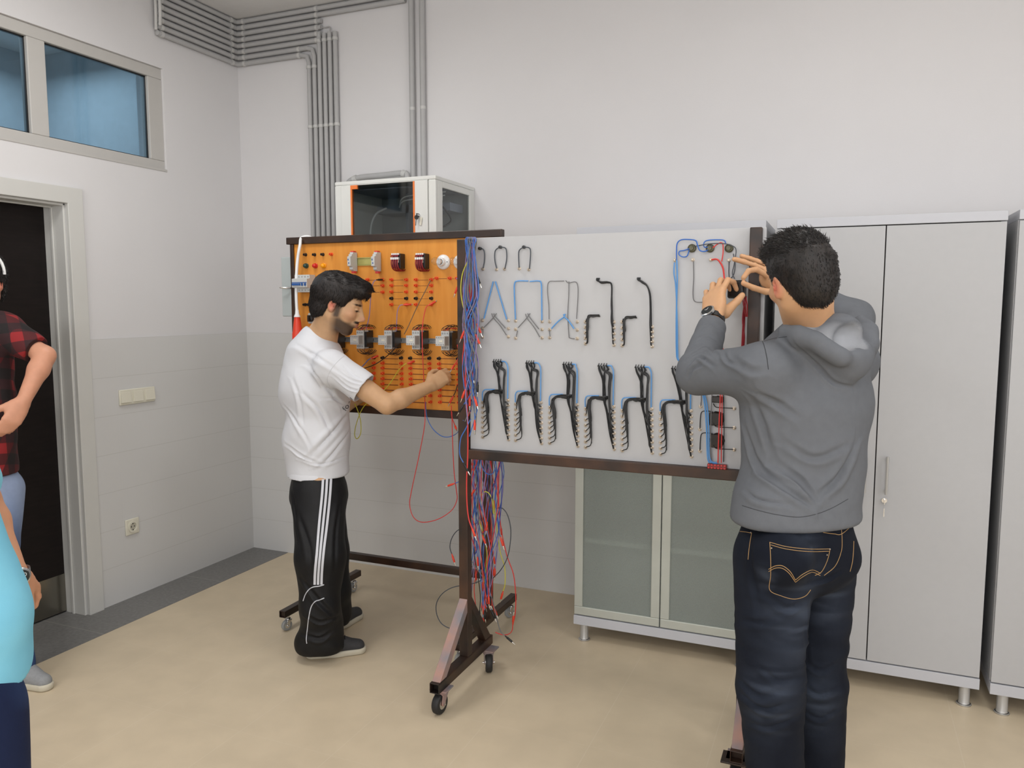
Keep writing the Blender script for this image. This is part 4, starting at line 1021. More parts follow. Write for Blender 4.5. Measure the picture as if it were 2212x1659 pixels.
class Head:
    def __init__(s, c, B, sc=1.0): s.c = np.array(c, float); s.B = B; s.k = sc
    def w(s, x, y, z): return s.c+s.k*(x*s.B[0]+y*s.B[1]+z*s.B[2])
    def loc(s, P): return ((P-s.c)@s.B.T)/s.k
    def build(s, g, neck_to, nr=.056):
        k = s.k; E = lambda c, r, kk=.02, sub=False, B=None: g.ell(s.w(*c), [v*k for v in r], kk*k, s.B if B is None else B, sub)
        C = lambda a, b, ra, rb, kk=.015, sub=False: g.cone(s.w(*a), s.w(*b), ra*k, rb*k, kk*k, None, sub)
        E((-.016, 0, .035), (.094, .074, .084), 0); E((.025, 0, -.01), (.066, .06, .092), .03)
        C((-.005, .045, -.05), (.052, .022, -.088), .022, .018, .03); C((-.005, -.045, -.05), (.052, -.022, -.088), .022, .018, .03)
        C((.062, .01, -.095), (.062, -.01, -.095), .0165, .0165, .02)
        for y in (-1, 1):
            E((.056, y*.043, -.018), (.026, .022, .02), .025); C((.083, y*.012, .024), (.07, y*.047, .024), .0085, .008, .014)
            E((.098, y*.031, .004), (.020, .017, .0125), .012, True); E((.0755, y*.031, .004), (.0135, .0135, .0125), .002)
            E((.081, y*.031, .0075), (.0095, .0145, .006), .003)
            E((.1, y*.0125, -.036), (.010, .0075, .0075), .006)
        C((.086, 0, .018), (.112, 0, -.026), .0075, .0095, .012); E((.109, 0, -.0295), (.0115, .0105, .0095), .008)
        E((.082, 0, -.058), (.016, .028, .014), .012)
        E((.0945, 0, -.0565), (.0065, .021, .0052), .004); E((.0925, 0, -.0665), (.0075, .0185, .0058), .004)
        C((.099, -.016, -.0615), (.099, .016, -.0615), .0022, .0022, .003, True)
        for y in (-1, 1):
            B = s.B; b2 = np.stack([nrm(B[0]-.25*y*B[1]*-1), nrm(B[1]*1+.25*y*B[0]*-1), B[2]])
            E((-.012, y*.078, .0), (.019, .0085, .031), .006, False, b2); E((-.006, y*.085, .003), (.0105, .0065, .02), .004, True, b2)
            E((-.008, y*.080, -.021), (.010, .006, .009), .004)
            E((-.004, y*.0835, .0), (.004, .0035, .008), .003)
        E((.086, 0, -.020), (.017, .014, .03), .012)
        C((-.022, 0, -.03), ((neck_to-s.c)@s.B.T)/k, nr+.002, nr+.006, .03)
def hand_build(g, wrist, palm_dir, palm_n, thumb_side, curls, spread=.0, sc=1.0, thumb=None, rad=.0088):
    """palm_dir: wrist->knuckles, palm_n: out of the palm side, thumb_side: unit vector towards the thumb edge.
       curls: per finger (index..little) list of 3 bend angles (radians)."""
    d = nrm(palm_dir); n = nrm(palm_n-np.dot(palm_n, d)*d); t = nrm(thumb_side-np.dot(thumb_side, d)*d-np.dot(thumb_side, n)*n)
    W = np.array(wrist, float); L = .088*sc
    tips = []
    for i, off in enumerate((.026, .0085, -.009, -.0255)):
        kn = W+d*(L-(.0, -.004, .0, .007)[i]*sc)+t*off*sc
        g.cone(W+t*off*.62*sc+d*.008, kn-n*.001, .0145*sc, .0112*sc, .012)
        seg = (.044, .027, .022); f = (1.0, 1.1, 1.03, .8)[i]; p = kn; dd = nrm(d+t*spread*(1.2-i*.8)); a = 0; rr = rad*sc*(1 if i < 3 else .88)
        for j in range(3):
            c = curls[i][j]
            dd = nrm(dd*math.cos(c)+nrm(n-np.dot(n, dd)*dd)*math.sin(c)) if abs(c) > 1e-6 else dd
            if j > 0: pass
            q = p+dd*seg[j]*f*sc; g.cone(p, q, rr*(1.08-.09*j), rr*(.99-.1*j), .0035 if j else .008)
            # carry the bend on with a consistent plane
            n_next = nrm(n-np.dot(n, dd)*dd) if np.linalg.norm(n-np.dot(n, dd)*dd) > .15 else nrm(-d)
            p = q
            if j < 2:
                c2 = curls[i][j+1]
        tips.append(p)
    g.ell(W+d*.045*sc+n*.002, (.043*sc, .036*sc, .0155*sc), .012, np.stack([d, t, n]))
    if thumb is None: thumb = (W+d*.02*sc+t*.026*sc+n*.006*sc, W+d*.055*sc+t*.052*sc+n*.018*sc, W+d*.082*sc+t*.058*sc+n*.026*sc, W+d*.104*sc+t*.052*sc+n*.03*sc)
    a, b, c, e = thumb
    g.cone(a, b, .0165*sc, .0125*sc, .014); g.cone(b, c, .0118*sc, .0108*sc, .004); g.cone(c, e, .0108*sc, .009*sc, .004)
    return tips
def finger(g, pts, r=.0085, k=.0035, taper=.82):
    n = len(pts)-1
    for i in range(n):
        g.cone(pts[i], pts[i+1], r*(1-(1-taper)*i/n), r*(1-(1-taper)*(i+1)/n), .008 if i == 0 else k)

def attr_mat(name, rough, bump=0.0, bscale=300, sss=0.0, spec=.4, mul=1.0):
    m, nt, b = new_mat(name); N, L = nt.nodes, nt.links
    a = N.new('ShaderNodeAttribute'); a.attribute_name = 'Col'
    tc = N.new('ShaderNodeTexCoord'); no = N.new('ShaderNodeTexNoise'); no.inputs['Scale'].default_value = 45; no.inputs['Detail'].default_value = 4
    L.new(tc.outputs['Object'], no.inputs['Vector'])
    r = N.new('ShaderNodeMapRange'); r.inputs['To Min'].default_value = .9*mul; r.inputs['To Max'].default_value = 1.08*mul; L.new(no.outputs['Fac'], r.inputs[0])
    vm = N.new('ShaderNodeVectorMath'); vm.operation = 'SCALE'; L.new(a.outputs['Color'], vm.inputs[0]); L.new(r.outputs[0], vm.inputs['Scale'])
    L.new(vm.outputs[0], b.inputs['Base Color']); b.inputs['Roughness'].default_value = rough; b.inputs['Specular IOR Level'].default_value = spec
    if sss: b.inputs['Subsurface Weight'].default_value = sss; b.inputs['Subsurface Radius'].default_value = (.8, .3, .15); b.inputs['Subsurface Scale'].default_value = .008
    if bump:
        n2 = N.new('ShaderNodeTexNoise'); n2.inputs['Scale'].default_value = bscale; L.new(tc.outputs['Object'], n2.inputs['Vector'])
        bp = N.new('ShaderNodeBump'); bp.inputs['Strength'].default_value = bump; bp.inputs['Distance'].default_value = .001; L.new(n2.outputs['Fac'], bp.inputs['Height']); L.new(bp.outputs[0], b.inputs['Normal'])
    return m
M_SKIN = attr_mat('skin', .5, .15, 400, .12)
def skin_cols(P, H, base, beard=0.0, brow=True, brow_c=(22, 16, 14)):
    """vertex colours that stay with the skin: lips, brows, lashes, beard, ear blush"""
    C = np.tile(np.array(s2l(base)), (len(P), 1)); q = H.loc(P); x, y, z = q[:, 0], q[:, 1], q[:, 2]; ay = np.abs(y)
    face = (np.abs(q) < .16).all(1)
    def mixc(w, c):
        nonlocal C
        w = np.clip(w, 0, 1)[:, None]*face[:, None]; C = C*(1-w)+np.array(s2l(c))*w
    def blob(cx, cy, cz, rx, ry, rz, soft=.5, a=None):
        d = np.sqrt(((x-cx)/rx)**2+(((ay if a is None else y)-cy)/ry)**2+((z-cz)/rz)**2); return (1-d)/soft+.5
    mixc(blob(-.01, .083, 0, .028, .016, .038)*.45, (196, 112, 92)); mixc(blob(.11, 0, -.03, .02, .02, .016)*.3, (196, 118, 98)); mixc(blob(.06, .045, -.02, .03, .03, .03)*.2, (196, 118, 98))
    if beard:
        w = np.clip((-.024-z-np.clip(x-.03, 0, 1)*.35)/.03, 0, 1)*np.clip((x+.014)/.034, 0, 1)*np.clip((z+.135)/.03, 0, 1)
        w = np.maximum(w, np.clip((.022-np.abs(x-.012))/.016, 0, 1)*np.clip((.03-z)/.02, 0, 1)*np.clip((z+.06)/.02, 0, 1)*(ay > .045))
        w = w*(1-np.clip(blob(.06, .05, -.035, .03, .03, .02), 0, 1))
        mixc(w*beard, (44, 34, 31))
        mixc(blob(.094, .0, -.0475, .022, .028, .0075)*beard*1.15, (34, 26, 24)); mixc(blob(.088, .0, -.094, .03, .03, .018)*beard, (38, 30, 27))
    mixc(blob(.096, 0, -.0565, .013, .021, .0052)*.8, (168, 92, 82)); mixc(blob(.094, 0, -.067, .013, .019, .0055)*.75, (176, 98, 86))
    if brow: mixc(np.maximum(blob(.086, .024, .0265, .02, .016, .0052), blob(.075, .042, .0265, .02, .014, .0042))*.95, brow_c)
    mixc(blob(.088, .031, .0005, .02, .015, .0042, .8)*1.3, (36, 26, 23))
    return C
def hair_shell(g, H, parts, line, lift=.0):
    """parts: ellipsoids; line(x, ay) -> lowest z of the hair at that place."""
    for c, r in parts: g.ell(H.w(*c), [v*H.k for v in r], .02, H.B)
    def fn(X, Y, Z):
        px, py, pz = X-H.c[0], Y-H.c[1], Z-H.c[2]
        l = [(px*H.B[i][0]+py*H.B[i][1]+pz*H.B[i][2])/H.k for i in range(3)]
        return (l[2]-line(l[0], np.abs(l[1])))
    g.field(lambda X, Y, Z: fn(X, Y, Z), H.c-.2, H.c+.2, .008)
def locks(P, N, H, n, ln, rad, flow, seed=1, jitter=.35, lift=.35):
    """short tapered hair locks scattered over the hair surface"""
    rs = np.random.RandomState(seed); mb = MB(); ids = rs.choice(len(P), n)
    for i in ids:
        p = P[i]; nn = N[i]; f = flow(H.loc(p[None])[0]); f = f[0]*H.B[0]+f[1]*H.B[1]+f[2]*H.B[2]
        f = f-np.dot(f, nn)*nn*.8; d = nrm(nrm(f)+nn*lift+rs.randn(3)*jitter*.5); L = ln*(.5+.7*rs.rand()); r = rad*(.6+.7*rs.rand())
        e = nrm(np.cross(d, rs.randn(3))); q = np.cross(d, e); a = p-nn*.002; b = p+d*L*.55+nn*.001; c = p+d*L-nn*.0015
        vs = []
        for pt, s_ in ((a, 1), (b, .7)):
            for k in range(3): t_ = 2.094*k; vs.append(pt+(e*math.cos(t_)+q*math.sin(t_))*r*s_)
        vs.append(c); mb.add(vs, [(0,1,4,3),(1,2,5,4),(2,0,3,5),(3,4,6),(4,5,6),(5,3,6)])
    return mb
def hair_mat(name, c, c2, rough=.42):
    return mat(name, c, rough, c2=c2, scale=90, bump=.5, bscale=220, spec=.45, stretch=(1, 1, .4))
def hair_obj(P, F, m, parent, lk, smooth=True):
    """hair surface and locks in one mesh"""
    org = np.array(WL[parent.name]); v = [tuple(p) for p in (P-org)]; o = len(v)
    v += [tuple(np.array(p)-org) for p in lk.v]; f = [tuple(int(i) for i in q) for q in F]+[tuple(i+o for i in q) for q in lk.f]
    me = bpy.data.meshes.new('hair'); me.from_pydata(v, [], f); me.update(); me.shade_smooth(); me.materials.append(m)
    ob = bpy.data.objects.new('hair', me); COL.objects.link(ob); ob.parent = parent; WL[ob.name] = tuple(org); return ob
def D(u, v, d): return at(u, v, d=d)
def bvh_of(P, F): return BVHTree.FromPolygons([tuple(p) for p in P], [tuple(int(i) for i in f) for f in F])
def hit(b, u, v, off=.001):
    q = Vector(ray(u, v)).normalized(); r = b.ray_cast(Vector(CAM), q)
    return None if r[0] is None else np.array(r[0]+r[1]*off)
def stitch(b, pts, r=.0009, off=.0006, n=8):
    S = [hit(b, p[0], p[1], off) for p in spline([V(*p, 0) for p in pts], n)]; S = [p for p in S if p is not None]
    return MB().tube(S, r, 5) if len(S) > 1 else MB()

# ================================================================== the man in the white t-shirt
H1 = Head(D(733, 660, 3.47), frame(R(22), R(17), R(0)), 1.04)
root = empty('person', (1.36, -1.04, 0), 'bearded person in a white t-shirt and black striped pants at the orange board', 'person')
F1 = V(math.cos(R(37)), math.sin(R(37)), 0); S1 = V(F1[1], -F1[0], 0); UZ = V(0, 0, 1)   # forward, own right (towards the camera)
def P1(f, s, z): return V(1.36, -1.04, 0)+F1*f+S1*s+UZ*z
nb1 = D(694, 732, 3.56)
shR, shL = D(716, 790, 3.42), D(712, 780, 3.78)
elR, wrR = D(836, 874, 3.40), D(930, 834, 3.50)
elL, wrL = D(722, 885, 3.86), D(775, 862, 3.84)
hipc = D(688, 1035, 3.62)
g = SDF((.95, -1.5, -.0), (1.98, -.55, 1.80), .009, fx=[(1.2, 1.90, .0042)], fy=[(-1.30, -.72, .0042)], fz=[(1.05, 1.42, .0042), (1.42, 1.78, .0035)])
H1.build(g, nb1, .054)
g.cone(nb1, D(692, 820, 3.6), .06, .10, .04); g.cone(shR, shL, .055, .055, .05); g.cone(D(690, 840, 3.6), D(690, 960, 3.62), .115, .105, .05); g.cone(D(690, 960, 3.62), hipc, .105, .11, .05)
for a, b, c in ((shR, elR, wrR), (shL, elL, wrL)):
    g.cone(a, b, .05, .037, .03); m_ = a*.35+b*.65; g.cone(m_, b, .043, .036, .02)
    q = b*.7+c*.3; g.cone(b, q, .037, .041, .02); g.cone(q, c, .040, .026, .02)
kR, kL = D(690, 1215, 3.50), D(705, 1200, 3.75); aR, aL = V(1.38, -1.17, .09), V(1.27, -.93, .09)
for hp, k_, a_ in ((hipc+S1*.08, kR, aR), (hipc-S1*.08, kL, aL)): g.cone(hp, k_, .085, .055, .03); g.cone(k_, a_, .052, .038, .02)
# right hand holding a red plug near the board
dR = nrm(wrR-elR); hd = nrm(D(986, 794, 3.60)-wrR)
hand_build(g, wrR, hd, V(-.30, .75, -.3), V(-.1, -.1, 1), [(.35, .75, .5), (.45, .85, .6), (.6, .9, .7), (.7, 1.0, .7)], sc=1.0)
hand_build(g, wrL, nrm(wrL-elL), V(0, 0, -1), V(.4, -.8, 0), [(.5, .8, .5)]*4)
P, F = g.mesh(); P = relax(P, F, 2, .4)
skin_obj('body', P, F, M_SKIN, root, colors=skin_cols(P, H1, (200, 160, 122), beard=.9))
# hair
g = SDF(H1.c-.19, H1.c+.2, .005)
def line1(x, ay):
    return np.interp(x, [-.15, -.07, -.035, -.02, .012, .028, .04, .06, .08, .14], [-.07, -.07, -.05, .005, .01, -.02, .018, .052, .056, .058])
hair_shell(g, H1, [((-.022, 0, .05), (.113, .089, .092)), ((.032, .0, .096), (.078, .066, .044)), ((.078, -.005, .090), (.040, .058, .036)), ((-.06, 0, -.02), (.064, .066, .065))], line1)
P, F = g.mesh(); N = normals(P, F); q = H1.loc(P); P = P+N*(folds(q, 5, 60, (1, 1, .5))*.0028)[:, None]; P = relax(P, F, 1)
fl = lambda q: V(.6 if q[2] > .06 else -.25, 0, .1 if q[2] > .09 else -1)
hair_obj(P, F, hair_mat('black_brown_hair', (18, 13, 12), (30, 22, 19), .55), root, locks(P, normals(P, F), H1, 7000, .024, .0007, fl, 2, .10, .0))
# t-shirt
g = SDF((.95, -1.5, .74), (1.85, -.6, 1.62), .0050)
tc, wc, hc = D(686, 850, 3.60), D(683, 945, 3.62), D(687, 1022, 3.62)
g.cone(shR-UZ*.005, shL-UZ*.005, .062, .062, .05); g.cone(D(686, 762, 3.58), D(684, 835, 3.6), .10, .132, .05, (S1, 1.2)); g.cone(D(655, 765, 3.58), D(652, 840, 3.6), .075, .09, .06, (S1, 1.3))
g.cone(D(689, 835, 3.6), wc, .139, .136, .06, (S1, 1.18)); g.cone(wc, hc-UZ*.02, .136, .140, .05, (S1, 1.18)); g.cone(D(668, 790, 3.6), D(660, 850, 3.62), .09, .10, .06)
g.cone(nb1+UZ*.01-F1*.012, nb1-UZ*.05-F1*.02, .066, .1, .05)
slR = shR+(elR-shR)*.60; slL = shL+(elL-shL)*.6
g.cone(shR, slR, .070, .073, .045); g.cone(shL, slL, .068, .072, .045)
g.cut(slR, elR-shR, .004, slR-.14, slR+.14); g.cut(slL, elL-shL, .004, slL-.12, slL+.12)
g.cone(slR, slR+nrm(elR-shR)*.06, .064, .066, 0, None, True)
g.cut(hc-UZ*.005, V(0, 0, -1)+F1*.05, .006)
g.cone(hc-UZ*.02, hc-UZ*.1, .134, .134, 0, (S1, 1.18), True)
g.cone(nb1+UZ*.045+F1*.012, nb1+UZ*.12+F1*.04, .062, .075, .004, None, True); g.cut(nb1+UZ*.022+F1*.0, V(0, 0, 1)+F1*.55, .006, nb1-.16, nb1+.2)
P, F = g.mesh(); P = relax(P, F, 2); N = normals(P, F)
q = np.stack([(P-V(1.36, -1.04, 0))@F1, (P-V(1.36, -1.04, 0))@S1, P[:, 2]], 1)
amp = .003+.004*np.clip((1.28-P[:, 2])/.3, 0, 1)
P = creases(P, N, F, [([(640, 745), (690, 775), (728, 800)], .012, .006), ([(668, 790), (700, 830), (735, 872)], .012, .009), ([(655, 850), (690, 885), (712, 935)], .012, .008), ([(742, 790), (765, 812), (792, 822)], .006, .006), ([(720, 812), (752, 838), (785, 846)], .006, .006), ([(727, 800), (760, 822), (798, 830)], .005, .005), ([(700, 860), (725, 862), (752, 880)], .007, .005), ([(745, 900), (715, 935), (670, 985)], .014, .010), ([(750, 935), (720, 975), (690, 1010)], .012, .008), ([(615, 880), (640, 910), (668, 960)], .01, .006), ([(618, 960), (650, 985), (700, 1005)], .008, .006), ([(640, 990), (690, 1003), (745, 985)], .006, .006), ([(632, 820), (650, 870), (655, 930)], .012, .006)])
N = normals(P, F)
P = P+N*((folds(q, 11, 15, (1, 1, .6))*amp+folds(q, 12, 36, (1, .7, 1))*.0010)[:, None]); P = relax(P, F, 1, .4)
M_TEE = mat('white_cotton', (214, 216, 221), .8, var=.02, scale=8, bump=.15, bscale=700, spec=.2)
tee = skin_obj('t_shirt', P, F, M_TEE, root); bt = bvh_of(P, F)
stitch(bt, [(744, 768), (728, 782), (714, 800), (707, 820), (712, 835)], .0011, 0).build('sleeve_seam', mat('white_thread', (205, 207, 212), .8), tee) if True else None
stitch(bt, [(806, 809), (790, 826), (771, 841), (758, 850)], .0009, 0).build('hem_seam', MATS['white_thread'], tee)
# lettering on the chest
cu = bpy.data.curves.new('lettering', 'FONT'); cu.body = 'ford'; cu.size = 1.0; cu.resolution_u = 4
to = bpy.data.objects.new('lettering', cu); COL.objects.link(to); dg = bpy.context.evaluated_depsgraph_get(); tm = bpy.data.meshes.new_from_object(to.evaluated_get(dg)); bpy.data.objects.remove(to)
tv = np.array([v.co[:] for v in tm.vertices]); tf = [tuple(p.vertices) for p in tm.polygons]
b = MB(); vv = []
o0, ex, ey = V(746, 889), V(math.cos(R(52)), -math.sin(R(52))), V(-math.sin(R(52)), -math.cos(R(52)))
ok = True
for p in tv:
    uv = o0+ex*p[0]*19+ey*p[1]*19*.85; h_ = hit(bt, min(uv[0], 764), uv[1], .0012); vv.append(h_ if h_ is not None else V(0, 0, 0)); ok = ok and h_ is not None
tf = [f for f in tf if all(np.linalg.norm(vv[i]) > .1 for i in f) and max(np.linalg.norm(vv[f[0]]-vv[i]) for i in f) < .06]
if tf:
    b.add(vv, tf); used = sorted({i for f in tf for i in f}); mp = {i: k for k, i in enumerate(used)}
    b2 = MB(); b2.add([vv[i] for i in used], [tuple(mp[i] for i in f) for f in tf]); b2.build('lettering', mat('grey_print', (92, 92, 96), .7), tee, smooth=0)
# track pants
g = SDF((.98, -1.45, .0), (1.75, -.6, 1.04), .0065)
g.cone(hipc+UZ*.03, hipc-UZ*.08, .112, .13, .03, (S1, 1.15))
hR, hL = hipc+S1*.075-UZ*.06, hipc-S1*.075-UZ*.06
kR2, cR2, fR2 = D(692, 1200, 3.47), D(690, 1310, 3.47), V(1.405, -1.165, .095)
kL2, cL2, fL2 = D(703, 1195, 3.72), D(712, 1275, 3.72), V(1.285, -.93, .095)
for h_, k_, c_, f_ in ((hR, kR2, cR2, fR2), (hL, kL2, cL2, fL2)):
    g.cone(h_, k_, .120, .106, .04); g.cone(k_, c_, .106, .088, .03); g.cone(c_, f_, .088, .098, .03)
g.cone(fR2-F1*.03, fR2-F1*.05-UZ*.02, .08, .07, .03)
for f_ in (fR2, fL2): g.cut(f_-UZ*.055, V(0, 0, -1), .01, f_-.2, f_+V(.2, .2, .05))
P, F = g.mesh(); P = relax(P, F, 2); N = normals(P, F)
amp = .004+.012*np.clip((.42-P[:, 2])/.3, 0, 1)
P = creases(P, N, F, [([(640, 1100), (668, 1180), (672, 1240)], .015, .008), ([(655, 1255), (690, 1300), (722, 1330)], .012, .010), ([(660, 1330), (690, 1345), (725, 1335)], .01, .010), ([(655, 1370), (690, 1380), (720, 1365)], .01, .010), ([(735, 1080), (725, 1150), (722, 1230)], .012, .008), ([(630, 1050), (640, 1120), (652, 1180)], .012, .006)])
N = normals(P, F)
P = P+N*(folds(P, 21, 13, (1, 1, 1.5))*amp*.6+folds(P, 22, 30, (1, 1, .6))*.0012)[:, None]; P = relax(P, F, 1)
pants = skin_obj('track_pants', P, F, mat('black_polyester', (15, 16, 19), .6, var=.3, scale=30, bump=.2, bscale=500, spec=.35), root); bt = bvh_of(P, F)
M_STR = mat('white_stripe', (205, 207, 214), .65, var=.03)
ctr = [(707, 1022), (704, 1070), (698, 1130), (692, 1190), (688, 1235), (687, 1264)]
for k, du in enumerate((-8.5, 0, 8.5)):
    mb = MB(); L_, R_ = [], []
    for p in spline([V(p[0]+du*(1 if i < 3 else .85), p[1]-(1 if i == 5 else 0), 0) for i, p in enumerate(ctr)], 8):
        a, c = hit(bt, p[0]-2.6, p[1], .0014), hit(bt, p[0]+2.6, p[1], .0014)
        if a is not None and c is not None: L_.append(a); R_.append(c)
    n = len(L_); mb.add(L_+R_, [(i, i+1, n+i+1, n+i) for i in range(n-1)]); mb.build('white_stripe', M_STR, pants)
for pts in ([(700, 1263), (690, 1266), (677, 1268), (668, 1273), (660, 1284), (655, 1298)], [(700, 1292), (690, 1296), (680, 1300), (672, 1312), (667, 1335), (664, 1360), (662, 1380), (663, 1390)]):
    stitch(bt, pts, .0022, .0008).build('white_piping', M_STR, pants)
# shoes
M_SHOE = mat('charcoal_canvas', (56, 56, 58), .8, var=.25, scale=250, bump=.3, bscale=500); M_SOLE = mat('off_white_rubber', (196, 190, 172), .6, var=.06)
def shoe(parent, heel, toe, upper, sole, w_=.047, label=None):
    h = np.array(heel, float); t = np.array(toe, float); d = nrm(t-h); s = np.array([-d[1], d[0], 0]); L = np.linalg.norm(t-h)
    g = SDF(np.minimum(h, t)-.09, np.maximum(h, t)+V(.09, .09, .2), .0055)
    def q(f, o, z): return h+d*f*L+s*o+V(0, 0, z)
    g.cone(q(.14, 0, .05), q(.5, 0, .045), w_*.72, w_*.82, .02); g.cone(q(.5, 0, .045), q(.84, 0, .032), w_*.82, w_*.66, .02); g.cone(q(.16, 0, .07), q(.30, 0, .082), .037, .038, .02); g.cone(q(.45, 0, .06), q(.62, 0, .05), .03, .026, .02)
    g.cut(q(0, 0, .024), V(0, 0, -1), .003)
    P, F = g.mesh(); P = relax(P, F, 1); up_ = skin_obj('shoe', P, F, upper, parent)
    if label: up_['label'] = label
    g = SDF(np.minimum(h, t)-.09, np.maximum(h, t)+V(.09, .09, .08), .0055)
    g.cone(q(.15, 0, .018), q(.5, 0, .018), w_*.80, w_*.92, .01); g.cone(q(.5, 0, .018), q(.85, 0, .018), w_*.92, w_*.74, .01)
    g.cut(q(0, 0, .0), V(0, 0, -1), .002); g.cut(q(0, 0, .029), V(0, 0, 1), .004)
    P, F = g.mesh(); P = relax(P, F, 1); skin_obj('sole', P, F, sole, up_)
    return up_
s1 = shoe(root, (1.325, -1.205, 0), (1.555, -1.04, 0), M_SHOE, M_SOLE); s2 = shoe(root, (1.258, -.985, 0), (1.30, -.70, 0), M_SHOE, M_SOLE)
b = MB()
for i in range(3): q_ = V(1.325, -1.205, 0)+(V(1.555, -1.04, 0)-V(1.325, -1.205, 0))*(.5+i*.07); d_ = nrm(V(.23, .165, 0)); s_ = V(-d_[1], d_[0], 0); b.tube(spline([q_+s_*.022+UZ*.077, q_+UZ*(.091-i*.004), q_-s_*.022+UZ*.077], 5), .0024, 6)
b.build('laces', M_BLK, s1)

# ================================================================== the man in the grey hoodie
root = empty('person', (3.28, -1.75, 0), 'person seen from behind in a grey hoodie and dark jeans at the white board', 'person')
F2 = V(-.6, .8, 0); L2 = V(-.8, -.6, 0)
H2 = Head(D(1731, 610, 2.13), frame(R(122), R(4), R(11)), 0.99)
nb2 = D(1756, 722, 2.22)
shL2, shR2 = D(1652, 800, 2.14), D(1838, 782, 2.36)
elL2, wrL2 = D(1506, 808, 2.34), D(1541, 694, 2.50)
elR2, wrR2 = D(1846, 688, 2.60), D(1712, 620, 2.62)
pel = D(1722, 1140, 2.24)
g = SDF((2.75, -2.1, -.0), (3.75, -1.0, 1.92), .010, fx=[(2.98, 3.45, .0032)], fy=[(-1.98, -1.25, .0042)], fz=[(1.35, 1.5, .006), (1.5, 1.80, .0032)])
H2.build(g, nb2, .058)
g.cone(shL2, shR2, .055, .055, .05); g.cone(D(1750, 780, 2.24), D(1735, 950, 2.24), .11, .10, .05); g.cone(D(1735, 950, 2.24), pel, .10, .11, .05)
for a, b, c in ((shL2, elL2, wrL2), (shR2, elR2, wrR2)):
    g.cone(a, b, .048, .038, .03); q = b*.7+c*.3; g.cone(b, q, .038, .041, .02); g.cone(q, c, .040, .027, .02)
# left hand around the module
d_ = nrm(D(1543, 628, 2.56)-wrL2)
th = (D(1566, 676, 2.52), D(1580, 662, 2.54), D(1592, 651, 2.545), D(1603, 638, 2.55))
hand_build(g, wrL2+d_*.006, d_, V(.35, .85, 0), V(1, -.2, 0), [(.30, 1.0, .9), (.25, 1.05, .9), (.2, 1.1, .9), (.2, 1.1, .9)], sc=1.16, thumb=th, rad=.0086, spread=.18)
# right hand pinching a wire end
g.cone(wrR2, D(1672, 602, 2.60), .026, .030, .02); g.ell(D(1666, 600, 2.60), (.040, .02, .040), .015)
for pts in ([(1654, 594, 2.58), (1634, 582, 2.56), (1617, 585, 2.54), (1606, 600, 2.54)], [(1656, 584, 2.60), (1630, 573, 2.60), (1606, 565, 2.60), (1586, 560, 2.59)],
            [(1660, 574, 2.62), (1636, 564, 2.63), (1616, 557, 2.63), (1602, 553, 2.63)], [(1664, 566, 2.64), (1652, 552, 2.65), (1646, 540, 2.65), (1643, 532, 2.65)]):
    finger(g, [D(*p) for p in pts], .0100, .0035, .86)
finger(g, [D(*p) for p in [(1682, 630, 2.59), (1654, 630, 2.57), (1628, 622, 2.55), (1606, 612, 2.54)]], .0115, .004, .78)
hL2, hR2 = D(1672, 1205, 2.20), D(1772, 1200, 2.33)
kL_, kR_ = D(1664, 1480, 2.20), D(1764, 1470, 2.36)
q1, q2 = D(1684, 1659, 2.24), D(1768, 1659, 2.40)
aL_, aR_ = V(q1[0], q1[1], .1), V(q2[0], q2[1], .1)
for h_, k_, a_ in ((hL2, kL_, aL_), (hR2, kR_, aR_)): g.cone(h_, k_, .085, .055, .03); g.cone(k_, a_, .052, .038, .02)
P, F = g.mesh(); P = relax(P, F, 2, .4)
skin_obj('body', P, F, M_SKIN, root, colors=skin_cols(P, H2, (204, 158, 118)))
# nails on the visible fingertips
g = SDF(H2.c-.2, H2.c+.21, .0045)
def line2(x, ay): return np.interp(x, [-.15, -.08, -.035, -.022, .01, .028, .04, .06, .08, .14], [-.082, -.08, -.06, -.01, .012, -.01, .03, .055, .058, .06])
hair_shell(g, H2, [((-.018, 0, .043), (.106, .083, .094)), ((.03, .0, .108), (.078, .064, .036)), ((.078, .005, .085), (.036, .05, .030)), ((-.062, 0, -.01), (.056, .064, .068))], line2)
P, F = g.mesh(); N = normals(P, F); q = H2.loc(P); P = P+N*(folds(q, 9, 55, (1, 1, 1))*.0042*np.clip(q[:, 2]/.1+.3, .2, 1))[:, None]; P = relax(P, F, 1)
fl = lambda q: V(.55, .25, .2) if q[2] > .07 else V(-.15, 0, -1)
hair_obj(P, F, hair_mat('short_black_hair', (17, 14, 13), (34, 28, 25), .5), root, (lambda a, c: (a.add(c.v, c.f), a)[1])(locks(P[H2.loc(P)[:, 2] > .085], normals(P, F)[H2.loc(P)[:, 2] > .085], H2, 2600, .020, .0010, fl, 4, .8, .35), locks(P, normals(P, F), H2, 5000, .010, .0008, fl, 5, .3, .06)))
